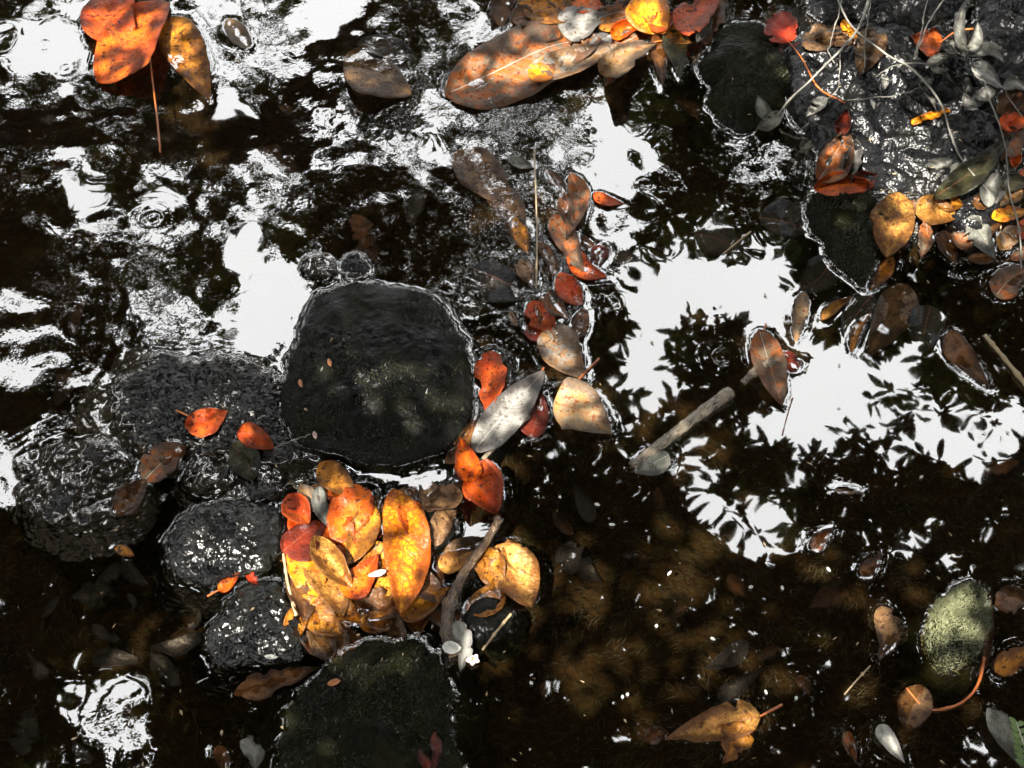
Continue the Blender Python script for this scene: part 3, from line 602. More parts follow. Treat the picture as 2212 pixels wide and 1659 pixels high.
L('small grey leaf hanging into the top of the heap', [(690,1050),(694,1095),(712,1142)], 34, 'ov', 'silver', 12, .2)
L('brown leaf right of the bright water at the stone foot', [(1000,1068),(955,1078),(905,1100)], 54, 'ov', 'brownpale', 5, .15)
L('pale amber leaf wet at the tip left of the brown twig', [(948,1226),(980,1212),(1022,1190)], 46, 'ov', 'amberlight', 5, .2)
L('golden net patterned leaf right of the brown twig', [(1072,1178),(1110,1235),(1150,1312)], 104, 'ell', 'amberlight', 4, .1)
L('amber leaf partly under the golden net patterned leaf', [(1030,1190),(1055,1230),(1080,1290)], 70, 'ov', 'amber', 2, .1)
# left side
L('torn orange leaf on the low lumpy stone, left half', [(400,922),(450,905),(492,888)], 60, 'ov', 'redorange', 5, .2, stalk=[(380,886),(402,896),(425,908)])
L('torn orange leaf on the low lumpy stone, right half', [(512,935),(545,942),(592,968)], 52, 'ell', 'redorange', 5, .2)
L('dull brown glassy leaf below the torn orange leaf', [(500,960),(530,990),(545,1040)], 70, 'ell', 'olive', 4, .15)
L('rust leaf half sunk below the low lumpy stone', [(310,1040),(350,1000),(402,965)], 72, 'ell', 'rust', 2, .1)
L('dark brown leaf trailing below the half sunk rust leaf', [(250,1110),(280,1080),(315,1035)], 60, 'ell', 'brown', 1, .1)
L('tiny orange leaf with a thin stalk on the lower stone', [(472,1275),(492,1260),(518,1236)], 28, 'ov', 'orange', 4, .2, stalk=[(474,1274),(462,1280),(448,1288)])
L('tiny red leaf beside the tiny orange one', [(532,1238),(543,1248),(556,1262)], 22, 'ell', 'red', 4, .2)
L('small brown scrap left of the bright rimmed stone', [(248,1185),(268,1192),(290,1200)], 24, 'ell', 'amber', 1, .2, name='leaf_scrap', cat='leaf scrap')
L('pale torn leaf at the lower edge left of the mossy stone', [(520,1600),(545,1622),(552,1662)], 46, 'ell', 'silver', 3, .2, ragged=.5)
L('dull brown leaf left of the pale torn leaf', [(470,1610),(480,1640),(495,1680)], 34, 'ov', 'brown', 1, .1)
L('long brown leaf beside the lower stones', [(505,1500),(580,1478),(690,1440)], 60, 'lan', 'brown', 1, .1)
L('narrow dark red leaf on the mossy stone at the lower edge', [(938,1580),(944,1620),(935,1675)], 26, 'lan', 'darkred', 4, .3)
L('second dark red leaf left of the narrow one at the lower edge', [(928,1660),(915,1640),(905,1615)], 24, 'ov', 'darkred', 3, .3)
# middle
L('long reddish leaf standing in ripples left of the narrow bright water', [(1232,372),(1250,430),(1222,520)], 46, 'lan', 'rust', 3, .35)
L('dark orange leaf lying across below the long reddish leaf', [(1195,465),(1225,520),(1262,592)], 52, 'ov', 'rust', 2, .2)
L('rippled red leaf at the end of the dark orange leaf', [(1235,540),(1262,580),(1312,598)], 46, 'ov', 'redorange', 2, .3)
L('small red leaf sticking up at the right of the long reddish leaf', [(1282,418),(1310,432),(1348,440)], 26, 'ov', 'redorange', 4, .3)
L('red leaf awash between twig and dark foliage reflection', [(1208,590),(1228,625),(1258,658)], 52, 'ell', 'redorange', 2, .2)
L('yellow brown leaf beside the thin upright twig', [(1112,470),(1128,510),(1140,548)], 34, 'ov', 'amber', 2, .2)
L('amber leaf with dark red base above the grey speckled leaf', [(1148,650),(1165,680),(1200,712)], 60, 'ell', 'redorange', 1.5, .2)
L('golden sunk leaf right of the dark red base', [(1170,640),(1180,680),(1185,712)], 40, 'ell', 'amber', 1, .2)
L('slim orange leaf lying alone above the red orange leaf', [(1100,672),(1108,690),(1118,705)], 14, 'ell', 'tan', 2, .2, rib=False)
L('dull tan leaf under the ripples left of the rusty leaf', [(745,120),(800,150),(890,205)], 100, 'ell', 'brownpale', -6, .1)
L('grey brown leaf under the ripples above the tan one', [(770,95),(840,105),(905,130)], 50, 'ell', 'slate', -6, .1)
L('brown leaf under the ripples in the middle', [(980,330),(1040,370),(1100,440)], 90, 'ell', 'brownpale', -6, .1)
L('second brown leaf under the ripples right of the middle', [(1050,420),(1095,450),(1120,520)], 64, 'ell', 'brownpale', -6, .1)
L('grey blue leaf in the ripples above the large stone', [(1020,580),(1070,600),(1140,640)], 90, 'ell', 'slate', -6, .15)
L('small pale leaf at the top of the thin upright twig', [(1100,340),(1120,350),(1150,362)], 26, 'ell', 'silver', 5, .2)
# lower right
L('large withered brown leaf with a torn lower edge', [(1642,1548),(1560,1565),(1436,1598)], 86, 'ov', 'amberlight', 3, .1, ragged=.6, stalk=[(1640,1548),(1655,1540),(1690,1522)])
L('torn hanging end of the large withered leaf', [(1605,1560),(1590,1605),(1560,1652)], 72, 'ov', 'amber', 2, .15, ragged=.8)
L('pale cream leaf with a brown tip near the lower edge', [(1898,1566),(1920,1600),(1954,1648)], 38, 'ov', 'white', 6, .3)
L('long pale grey green leaf in the lower right corner', [(2132,1530),(2172,1580),(2216,1668)], 52, 'lan', 'silver', 10, .2)
L('brown leaf pointing in from the right edge', [(2150,1452),(2190,1425),(2240,1402)], 56, 'ov', 'amber', 3, .1)
L('upright olive brown leaf sunk in the still water', [(1902,1310),(1918,1370),(1900,1428)], 58, 'ov', 'brownpale', 1, .05)
L('small rust leaf right of the lacy bright water', [(1758,1190),(1772,1168),(1800,1142)], 34, 'ov', 'rust', 1, .1)
L('thin brown sliver of leaf in the still water', [(1800,1060),(1828,1062),(1858,1064)], 16, 'lan', 'brownpale', 2, .1, rib=False)
L('faded pinkish brown leaf where the crooked stem ends', [(1995,1480),(1975,1525),(1960,1580)], 76, 'ell', 'brownpale', -6, .05)
L('narrow rust leaf left of the pale cream leaf', [(1828,1580),(1838,1610),(1850,1650)], 28, 'ov', 'rust', 1, .1)
L('small olive leaf with a stalk in the still water', [(1722,1462),(1738,1480),(1748,1502)], 26, 'ov', 'brown', 1, .1)
L('dim brown leaf between the still water and the lone mossy stone', [(1862,1245),(1880,1225),(1905,1195)], 44, 'ov', 'brown', .6, .05)
L('dark brown leaf right of the lone mossy stone', [(2150,1310),(2185,1290),(2228,1300)], 70, 'ell', 'brown', .6, .05)
L('brown strip of leaf running down beside the lone mossy stone', [(2140,1295),(2132,1400),(2110,1480)], 22, 'lan', 'brownpale', 2, .2)
L('amber dead leaf at the left of the large withered leaf', [(1395,1600),(1420,1585),(1450,1590)], 40, 'ov', 'brown', .6, .05)

# leaves packed under the named ones, which nothing tells apart
heap = [(640,1215,'amber'),(665,1270,'yellowplain'),(700,1250,'amber'),(735,1215,'orange'),(760,1290,'amber'),(700,1330,'rust'),(740,1355,'amber'),(800,1330,'rust'),(845,1365,'brownpale'),(905,1340,'amber'),(930,1240,'brown'),(700,1060,'rust'),(735,1060,'orange'),(770,1110,'amber'),(800,1140,'orange'),(820,1090,'amber'),(650,1150,'redorange'),(900,1200,'brown'),(1050,1290,'amber'),(1120,1200,'amberlight'),(1010,1180,'brownpale'),(690,1400,'rust'),(760,1395,'brown'),(660,1330,'amber'),(960,1340,'brown'),(880,1060,'rust'),(930,1060,'brownpale'),(785,1200,'amberlight')]
for k, (a, b, m_) in enumerate(heap):
    th = rng.random() * 6.28; ln = rng.uniform(34, 60); q = np.array([math.cos(th), math.sin(th)]) * ln
    L('sunk leaf packed between the bright ones in the lit heap', [(a - q[0], b - q[1]), (a + rng.normal(0, 8), b + rng.normal(0, 8)), (a + q[0], b + q[1])], rng.uniform(40, 66), ['ell', 'ov'][k % 2], m_, -2 - 10 * rng.random(), .3, group='sunk leaves in the lit heap', men=False)
heap = [(1130,40,'rust'),(1175,52,'amber'),(1240,88,'rust'),(1270,10,'orange'),(1330,48,'amber'),(1350,85,'rust'),(1100,25,'brown'),(1470,75,'amber'),(1510,70,'brown'),(1300,110,'brown'),(1205,10,'rust'),(1420,20,'redorange')]
for k, (a, b, m_) in enumerate(heap):
    th = rng.random() * 6.28; ln = rng.uniform(24, 46); q = np.array([math.cos(th), math.sin(th) * .8]) * ln
    L('half hidden leaf packed under others in the heap at the upper edge', [(a - q[0], b - q[1]), (a + rng.normal(0, 6), b + rng.normal(0, 6)), (a + q[0], b + q[1])], rng.uniform(34, 56), ['ell', 'ov'][k % 2], m_, 2.4, .2, group='packed leaves at the upper edge')
heap = [(2080,515,'rust'),(2120,430,'brown'),(2180,300,'rust'),(2195,340,'redorange'),(2160,330,'brown'),(2185,430,'tan'),(2205,490,'redorange'),(2170,520,'tan'),(2195,545,'rust'),(2140,500,'brownpale'),(2050,440,'amber'),(2205,230,'rust'),(2120,560,'brown'),(1960,440,'rust'),(2210,390,'orange')]
for k, (a, b, m_) in enumerate(heap):
    th = rng.random() * 6.28; ln = rng.uniform(18, 38); q = np.array([math.cos(th), math.sin(th) * .8]) * ln
    L('half hidden leaf in the litter along the right edge', [(a - q[0], b - q[1]), (a + rng.normal(0, 6), b + rng.normal(0, 6)), (a + q[0], b + q[1])], rng.uniform(22, 42), ['ell', 'ov'][k % 2], m_, 2.8, .3, group='litter along the right edge')
heap = [(1200,400,'brown'),(1225,455,'rust'),(1265,520,'brown'),(1250,560,'rust'),(1180,560,'brown'),(1290,560,'darkred'),(1205,660,'rust'),(1160,720,'darkred'),(1250,700,'brown'),(1140,590,'brownpale')]
for k, (a, b, m_) in enumerate(heap):
    th = 1.1 + rng.normal(0, .5); ln = rng.uniform(26, 48); q = np.array([math.cos(th), math.sin(th)]) * ln
    L('sunk reddish leaf in the ripples between the thin twig and the calm water', [(a - q[0], b - q[1]), (a + rng.normal(0, 6), b + rng.normal(0, 6)), (a + q[0], b + q[1])], rng.uniform(26, 44), ['ell', 'ov'][k % 2], m_, .6, .3, group='sunk reddish leaves in the ripples')

# sunk leaves nobody could tell apart
sunk = [(215,1270),(290,1245),(330,1255),(160,1300),(250,1300),(300,1330),(390,1285),(420,1330),(180,1380),(90,1300),(230,1370),(300,1400),(360,1390),(150,1440),(60,1420),(260,1440),(420,1440),(350,1470),(120,1560),(160,1600),(60,1560),
        (1180,1040),(1260,1060),(1330,1090),(1420,1080),(1200,1120),(1300,1160),(1400,1180),(1500,1240),(1580,1260),(1280,1240),(1380,1280),(1450,1320),(1620,1330),(1700,1400),(1540,1400),(1260,1350),(1180,1450),(1350,1480),(1600,1470),(1800,1300),(1760,1360),
        (1480,1000),(1560,960),(2080,950),(2140,1000),(2020,1150),(1960,1200),(2150,1150),(640,220),(560,330),(420,560),(350,600),(700,480),(820,500),(900,450),(60,620),(120,680),(180,860),(100,850),(40,830),(1500,300),(1480,240),(1440,330),(1380,560)]
sunk = [q for i_, q in enumerate(sunk) if i_ % 5 not in (1, 3)]
for k, (a, b) in enumerate(sunk):
    a += rng.normal(0, 22); b += rng.normal(0, 16)
    th = rng.random() * 6.28; ln = rng.uniform(16, 62); q = np.array([math.cos(th), math.sin(th)]) * ln
    pt = W(a, b, -.03); zz = float(bed_z(pt[0], pt[1])) * 1000 + 9
    m_ = ['sunk', 'slate', 'brown', 'slate', 'sunk'][k % 5]
    if a < 500 and b > 1200: m_ = 'slate'
    L('dim sodden leaf on the dark stream bed, blurred by the water above', [(a - q[0], b - q[1]), (a + rng.normal(0, 6), b + rng.normal(0, 6)), (a + q[0], b + q[1])], ln * rng.uniform(.6, 1.25), ['ell', 'ov', 'lan', 'tail', 'obov'][k % 5], m_, zz, .25, ragged=[.9, 0, .7, .4][k % 4], group='sodden leaves sunk on the stream bed', drape=False, rib=False, name='sunken_leaf', men=False, wave=.12)

# ------------------------------------------------------------------ twigs, sticks and sprigs
def rod(label, ctrl, r0, r1, mat, zs, name='twig', n=40, sides=8, rough=.25, group=None, cat='twig', knots=True, drape=True):
    """zs: clearance above water or stone in mm along the rod"""
    _seed[0] += 1; s = _seed[0]
    p = spline(ctrl, n); z = np.interp(np.linspace(0, 1, n), np.linspace(0, 1, len(zs)), zs) * .001
    q = np.zeros((n, 3)); g = np.zeros(n)
    for _ in range(4):
        q = W(p[:, 0], p[:, 1], g + z); g = ground_top(q[:, 0], q[:, 1]) if drape else g
        k = np.ones(9) / 9; g = np.convolve(np.pad(g, 4, 'edge'), k, 'valid')
    q = W(p[:, 0], p[:, 1], g + z)
    if mat == 'twigpale': r0, r1 = r0 * .62, r1 * .62; q[:, :2] += .0030 * np.stack([fbm(np.arange(n) * .22, np.zeros(n) + s, 1, 3, s=s), fbm(np.arange(n) * .22, np.zeros(n) + s + 9, 1, 3, s=s)], 1)
    rad = np.linspace(r0, r1, n) * (1 + .12 * fbm(np.arange(n) * .5, np.zeros(n) + s, 1, 3, s=s))
    if knots:
        for kx in np.random.default_rng(s).random(3): rad *= 1 + .45 * np.exp(-((np.linspace(0, 1, n) - kx) * n / 1.2) ** 2)
    v, f, uv = tube(q, rad, sides, rough, s)
    base = q.mean(0)
    ob = mesh_obj(name, v, f, mat, uvs=uv, loc=base); tag(ob, label, cat, group)
    ob['r'] = 0; del ob['r']
    return ob
def sprig_leaf(parent, ctrl, width, mat, z, curl=.35, shape='lan', bend=.05):
    return leaf(None, ctrl, width * .8, shape, mat, z, curl, bend, name='leaf', parent=parent, men=False)

t1 = rod('thick pale twig slanting across the black rock, the longest straight one', [(1664,262),(1700,222),(1772,150),(1846,72),(1866,30),(1884,-20)], .0022, .0034, 'twigpale', [4, 30, 45, 50, 60])
sprig_leaf(t1, [(1690,240),(1660,265),(1634,278)], 44, 'silver', 8)
sprig_leaf(t1, [(1668,258),(1650,235),(1636,205)], 40, 'silver', 8)
t2 = rod('long pale twig bending down across the rock to the right', [(1806,-12),(1835,52),(1905,110),(1975,152),(2030,222),(2056,300),(2092,362),(2145,430)], .0026, .0018, 'twigpale', [50, 45, 40, 35, 30, 20, 10])
t3 = rod('thin pale twig hanging straight down left of the reddish leaf', [(1882,-10),(1872,70),(1864,158)], .0013, .0011, 'twigpale', [50, 30, 14])
t4 = rod('thin pale twig leaning from the upper edge, left of a forked pair', [(2006,-12),(1992,60),(1974,128)], .0014, .0015, 'twigpale', [55, 45, 36])
t5 = rod('pale forked twig leaning from the upper edge, right of the pair', [(2046,-12),(2012,42),(1990,88),(1978,130)], .0022, .0015, 'twigpale', [55, 48, 36])
t6 = rod('crooked pale twig above the dark brown leathery leaf', [(1822,-10),(1806,50),(1790,106),(1802,136)], .0018, .0012, 'twigpale', [40, 30, 18])
t7 = rod('slender pale sprig with small leaves crossing the middle of the rock', [(1760,222),(1850,215),(1940,205),(1990,188)], .0010, .0014, 'twigpale', [8, 16, 24, 28])
for c_, w_, m_ in (([(1985,192),(2000,178),(2018,166)], 34, 'silver'), ([(1990,192),(2012,212),(2022,238)], 16, 'silver'), ([(1880,214),(1886,224),(1888,236)], 12, 'white')):
    sprig_leaf(t7, c_, w_, m_, 28)
t8 = rod('thin pale sprig ending in a white bud at the foot of the rock', [(1816,112),(1808,190),(1780,222),(1752,258),(1724,286)], .0010, .0010, 'twigpale', [14, 20, 22, 18, 6])
sprig_leaf(t8, [(1788,212),(1765,228),(1742,252)], 36, 'white', 24, .4)
t9 = rod('pale leaning twig along the right edge', [(2092,128),(2130,190),(2150,250),(2172,320),(2180,395),(2200,500),(2206,580)], .0016, .0018, 'twigpale', [30, 30, 28, 26, 24, 20, 14])
t10 = rod('short bare twig with pale leaves on the rock below the forked pair', [(1890,166),(1935,142),(1985,136),(2040,148)], .0009, .0016, 'twigpale', [12, 26, 34, 30])
for c_, w_, m_ in (([(2000,140),(2026,128),(2058,116)], 30, 'silver'), ([(2010,146),(2030,152),(2052,150)], 22, 'silver'), ([(1905,160),(1912,176),(1908,196)], 22, 'white'), ([(2030,146),(2044,160),(2060,180)], 14, 'silver')):
    sprig_leaf(t10, c_, w_, m_, 32)
# the silver sprig
sp = rod('silver leaved sprig standing up in the upper right corner', [(2100,150),(2086,124),(2088,96)], .0018, .0012, 'twigpale', [14, 30, 44], name='sprig', cat='sprig')
for c_, w_, m_, z_ in (([(2084,122),(2072,62),(2086,-6)], 32, 'silver', 60), ([(2086,118),(2108,86),(2112,46)], 34, 'silver', 56), ([(2092,118),(2140,108),(2170,136)], 38, 'silver', 50), ([(2086,120),(2060,96),(2036,100)], 22, 'silver', 40),
                     ([(2098,136),(2128,160),(2166,190)], 50, 'white', 34), ([(2080,124),(2052,112),(2028,90)], 14, 'silver', 36)):
    sprig_leaf(sp, c_, w_, m_, z_)
sp2 = rod('low silver sprig at the right edge with folded leaves', [(2206,250),(2178,210),(2166,185)], .0014, .001, 'twigpale', [24, 28, 30], name='sprig', cat='sprig')
for c_, w_, m_, z_ in (([(2166,192),(2190,178),(2222,196)], 36, 'silver', 34), ([(2150,196),(2128,206),(2096,212)], 40, 'white', 22), ([(2112,236),(2090,222),(2082,200)], 34, 'white', 20)):
    sprig_leaf(sp2, c_, w_, m_, z_)

st = rod('broken pale barked stick lying in the still water', [(1366,1006),(1440,950),(1510,895),(1578,846)], .0066, .0092, 'twigbrown', [1, 3, 5, 7], name='stick', cat='stick', sides=14, rough=.16, n=60, knots=False)
rod('far end of a sunk stick showing above the bright water', [(1604,828),(1640,796),(1686,778)], .0050, .0062, 'twigbrown', [-2, 3, 4], name='stick', cat='stick', sides=12, n=40)
tb = rod('curved brown twig with wet bark beside the lit leaf heap', [(1078,1120),(1052,1168),(1008,1228),(974,1300),(964,1365),(986,1418)], .0048, .0085, 'twigwet', [10, 12, 10, 8, 6, 2], n=70, sides=12, rough=.3)
rod('thin brown twig lying alongside the long pale grey leaf', [(1012,1022),(1060,975),(1100,935),(1142,898)], .0026, .0034, 'twigbrown', [3, 4, 5, 6])
rod('thin tan twig pointing up beside the white flower', [(1042,1404),(1072,1365),(1104,1326)], .0014, .0018, 'twigtan', [3, 6, 8])
rod('thin upright twig in the ripples', [(1154,325),(1158,430),(1160,520),(1158,622)], .0012, .0010, 'twigtan', [3, 3, 4, 2])
rod('thin slanting twig in the ripples at the middle', [(1562,548),(1590,525),(1622,500)], .0010, .0012, 'twigtan', [2, 3, 3])
rod('short thin twig standing at the left of the lit heap', [(612,1196),(622,1260),(640,1330)], .0016, .0022, 'twigtan', [8, 7, 4])
rod('crooked yellowish stem curving past the lone mossy stone', [(1958,1486),(2000,1530),(2052,1528),(2092,1506),(2116,1470),(2126,1420)], .0010, .0020, 'stalk', [2, 3, 3, 3, 3, 2])
rod('pale split twig entering at the right edge above the still water', [(2128,724),(2170,775),(2230,848)], .0026, .0034, 'twigtan', [2, 4, 5])
rod('thin tan twig slanting in the lower still water', [(1824,1500),(1850,1470),(1880,1438)], .0010, .0010, 'twigtan', [1, 2, 2])
rod('fine pale stem at the upper edge beside the amber leaf', [(408,-12),(428,22),(452,50)], .0010, .0010, 'twigpale', [4, 4, 3])
rod('short pale peg floating by the torn orange leaf', [(594,966),(630,952),(672,938)], .0010, .0012, 'twigpale', [4, 4, 5])
rod('thin dark twig crossing the pebbles in the middle stream', [(1690,940),(1700,900),(1712,860)], .0008, .0010, 'stalkdark', [1, 2, 1])

# ------------------------------------------------------------------ petals, seeds, flower, fern
def bit(label, px, py, ln, wd, ang, mat, name, cat, group=None, z=3.0):
    q = np.array([math.cos(ang), math.sin(ang)]) * ln / 2
    return leaf(label, [(px - q[0], py - q[1]), (px + q[0], py + q[1])], wd, 'ell', mat, z, .5, .15, rib=False, name=name, cat=cat, group=group, men=False, wave=.02)
bit('pale elongated seed floating under the lower glistening stone', 586, 1418, 30, 10, .05, 'petalwhite', 'seed', 'seed')
bit('orange brown seed on the mossy stone at the lower edge', 722, 1474, 30, 14, -.3, 'seedorange', 'seed', 'seed')
bit('pale pink petal lying against the long yellow leaf', 818, 1238, 14, 40, 1.3, 'petalpink', 'petal', 'petal', z=18)
wl_ = leaf('white leaf hanging from the foot of the brown twig', [(980,1342),(1002,1390),(994,1452)], 44, 'ov', 'white', 6, .2, .04)
bit('white petal lying over the white leaf', 976, 1398, 42, 28, .1, 'petalwhite', 'petal', 'petal', z=10)
fc = Wtop(np.array([1021.0]), np.array([1424.0]), .004)[0]
fl = bpy.data.objects.new('star_flower', None); col.objects.link(fl); fl.location = tuple(fc); tag(fl, 'small five petalled pinkish white star flower', 'flower')
for k in range(5):
    a = k * 1.2566 + .4; leaf(None, [(1021 + 2 * math.cos(a), 1424 + 2 * math.sin(a)), (1021 + 16 * math.cos(a), 1424 + 14 * math.sin(a))], 11, 'ell', 'petalpink', 6, .4, .1, rib=False, name='petal', parent=fl, men=False)
v, f, u2 = tube(np.array([[0, 0, .001], [0, 0, .004], [0, 0, .006]]), [.002, .0018, .0008], 7); mesh_obj('flower_centre', v, f, 'seedorange', parent=fl, uvs=u2)
spots = [(1345,1505),(1362,1492),(1338,1512),(1356,1500),(1420,1212),(1310,1128),(1322,1133),(1280,1338),(1418,1338),(1418,1352),(1452,1232),(1525,1388),(1720,1508),(1718,1540),(1650,1508),(1655,1495),(1645,1310),(1608,1272),(1622,1268),(1698,1282),(1706,1290),(1690,1270),(1875,1385),(1380,1158),(1446,1238),(1240,1336),(1316,1430),(1290,1090),(1585,1150),(2010,1112),(2060,1200),(2085,1180),(1980,1182),(1990,1030),(1462,1570),(1472,1575),(1540,1380),(1115,1460),(1122,1440),(1148,1475),
         (1690,1480),(2200,1300),(1790,1230),(1300,1255),(1410,1150)]
for k, (a, b) in enumerate(spots[::3]):
    bit('tiny white petal drifting on the dark still water', a, b, rng.uniform(8, 14), rng.uniform(5, 8), rng.random() * 3.1, 'petalwhite', 'petal', 'petal', 'tiny white petals on the still water', z=2)
for a, b, lab in ((712,783,'tiny red bud upper left on the large round stone'), (650,828,'tiny red bud at the left rim of the large round stone'), (680,940,'small pink bud low on the large round stone')):
    bit(lab, a, b, 18, 9, 1.3, 'petalpink' if 'pink' in lab else 'seedorange', 'bud', 'bud', z=4)
# fine drifting debris
nd = 520
dx_ = rng.uniform(0, FW, nd); dy_ = rng.uniform(0, FH, nd); keep = rng.random(nd) < .25 + .75 * np.exp(-((dx_ - 1950) / 330) ** 2 - ((dy_ - 330) / 300) ** 2) + .6 * np.exp(-((dx_ - 850) / 260) ** 2 - ((dy_ - 1250) / 260) ** 2)
P = Wtop(dx_[keep], dy_[keep], .0022); nd = len(P); th = rng.random(nd) * 6.28; ln = rng.uniform(.0012, .0045, nd); wd = ln * rng.uniform(.15, .5, nd)
e1 = np.stack([np.cos(th) * ln, np.sin(th) * ln, rng.normal(0, .0006, nd)], 1); e2 = np.stack([-np.sin(th) * wd, np.cos(th) * wd, 0 * wd], 1)
V = np.stack([P - e1, P - e1 * .3 + e2, P + e1, P - e1 * .2 - e2], 1).reshape(-1, 3)
tag(mesh_obj('debris', V, np.arange(nd * 4).reshape(-1, 4), 'twigtan', uvs=np.zeros((nd * 4, 2))), 'tiny flakes of bark and leaf drifting on water and stones', 'debris', kind='stuff')
# fern tip in the lower right corner
fn = rod('small green fern tip in the lower right corner', [(2236,1690),(2212,1610),(2196,1560)], .0014, .0008, 'stalkpale', [10, 22, 30], name='fern', cat='fern')
for k in range(7):
    y0 = 1565 + k * 15; x0 = 2197 + k * 4
    for s in (-1, 1): leaf(None, [(x0, y0), (x0 + s * (16 + k * 2), y0 - 10 + 6 * s)], 12, 'ell', 'fernleaf', 28 - k * 2, .2, rib=False, name='leaf', parent=fn, men=False)

# ------------------------------------------------------------------ water sheet
wx, wy = stretch_axis(-1.0, 1.0, .0036, 6.0), stretch_axis(.52, 2.1, .0036, 6.0)
X, Y = np.meshgrid(wx, wy, indexing='ij')
px, py = PX(X, Y, 0.0); px = np.nan_to_num(px, nan=-3000); py = np.nan_to_num(py, nan=4000)
def blob(cx, cy, sx, sy, rot=0):
    c, s = math.cos(rot), math.sin(rot); dx, dy = px - cx, py - cy
    return np.exp(-(((dx * c + dy * s) / sx) ** 2 + ((-dx * s + dy * c) / sy) ** 2))
amp = .08 + .60 * blob(450, 300, 620, 420) + .55 * blob(1050, 330, 320, 330) + .55 * blob(180, 680, 300, 260) + .45 * blob(120, 1040, 260, 120) + .45 * blob(1170, 600, 150, 150) \
    + .40 * blob(1650, 380, 170, 110) + .55 * blob(2180, 470, 120, 160) + .06 * blob(2150, 900, 220, 120) + .45 * blob(250, 1600, 130, 120) + .4 * blob(560, 1030, 260, 70) + .04 * blob(1640, 1130, 170, 80)
for q in ((1540,680,190,130),(1420,800,80,120),(1760,880,130,110),(1900,800,100,70),(600,680,80,90),(530,540,60,90),(500,260,80,90),(180,430,95,80),(340,430,70,75),(90,105,85,55),(1310,330,55,110),(740,40,50,60),(930,320,50,50)):
    amp *= 1 - .93 * blob(*q)
amp = np.where((np.abs(px) > 9000) | (np.abs(py) > 9000), .3, amp)
fine = (np.abs(X) < 1.25) & (Y > .3) & (Y < 2.4)
h = np.zeros_like(X); wr = np.random.default_rng(3)
wxp = X + .012 * fbm(X, Y, 9, 3, s=61); wyp = Y + .012 * fbm(X, Y, 9, 3, s=62)
for lam, sl, cnt in ((.16, .013, 5), (.085, .021, 8), (.05, .018, 9), (.032, .003, 6)):
    for _ in range(cnt):
        a = wr.normal(.9, .9); k = 2 * math.pi / (lam * wr.uniform(.75, 1.3))
        h += sl / k / math.sqrt(cnt) * np.sin(k * (wxp * math.cos(a) + wyp * math.sin(a)) + wr.random() * 6.28)
h *= amp
h += .0004 * fbm(X, Y, 4, 3, s=77) * np.clip(amp * 3, .25, 1)
for cx, cy, r_, a_ in ((95,100,.028,.0006),(142,148,.030,.0007),(250,275,.05,.0007),(225,350,.05,.0006),(1770,850,.06,.00035),(1600,605,.06,.00028),(1520,610,.05,.00028),(1392,398,.02,.0005),(430,40,.04,.0006),(880,300,.05,.0006),(1540,660,.04,.0002),(1455,380,.03,.0004),(700,250,.05,.0006),(330,470,.04,.0006),(560,430,.05,.0006),(1280,870,.03,.0004),(1000,420,.05,.0006),(1700,700,.04,.0003),(1240,640,.04,.0005),(1560,770,.04,.0003)):
    p = W(cx, cy, 0); d = np.hypot(X - p[0], Y - p[1]); h += .09 * a_ * np.cos(d / r_ * 2 * math.pi * 2.2) * np.exp(-(d / r_ / .8) ** 2)
# water climbing the rims of stones and leaves
for i in range(len(SH)):
    c, th, rr = SH[i][:3]; d0 = np.hypot(X - c[0], Y - c[1]); sel = d0 < rr.max() + .06
    zz, q = stone_h(i, X[sel], Y[sel]); lim = -zz            # depth of stone under the level
    rise = .0026 * np.exp(-np.clip(lim, 0, 1) / .0045) * (.6 + .8 * vn(X[sel] * 60, Y[sel] * 60, 4))
    ripple = .00014 * np.cos(lim / .010 * 6.28) * np.exp(-np.clip(lim, 0, 1) / .02) * (lim > 0)
    h[sel] += np.where(lim > -.004, rise + ripple, 0)
for a_, hw, (sa, sb) in LEAFBOX:
    q = W(a_[:, 0], a_[:, 1], 0); mid = q.mean(0); ln = np.abs(q - mid).max() + .08
    sel = (np.abs(X - mid[0]) < ln) & (np.abs(Y - mid[1]) < ln)
    if not sel.any(): continue
    xs, ys = X[sel], Y[sel]; best = np.full(xs.shape, 9.0)
    t = np.linspace(0, 1, len(a_)); wt = (t + .001) ** sa * (1.001 - t) ** sb; wt /= wt.max()
    sc = float(np.linalg.norm(W(a_[3][0] + 1, a_[3][1]) - W(a_[3][0], a_[3][1])))
    for (qa, qb, wa, wb) in zip(q[:-1], q[1:], wt[:-1], wt[1:]):
        e = qb[:2] - qa[:2]; L2 = e @ e + 1e-12; tt = np.clip(((xs - qa[0]) * e[0] + (ys - qa[1]) * e[1]) / L2, 0, 1)
        best = np.minimum(best, np.hypot(xs - qa[0] - tt * e[0], ys - qa[1] - tt * e[1]) - hw * sc * (wa + (wb - wa) * tt))
    h[sel] += .0007 * np.exp(-np.abs(best) / .005) * (best > -.002)
h = np.where(fine, h, .002 * fbm(X, Y, 6, 3, s=12))
V = np.stack([X, Y, h], -1).reshape(-1, 3)
wo = mesh_obj('water', V, grid_faces(len(wx), len(wy)), 'water')
tag(wo, 'rippled clear stream water mirroring white sky and dark leaves', kind='structure')
ca = wo.data.attributes.new('chop', 'FLOAT', 'POINT'); ca.data.foreach_set('value', np.clip(amp - .2, 0, 1.0).astype(np.float32).ravel())

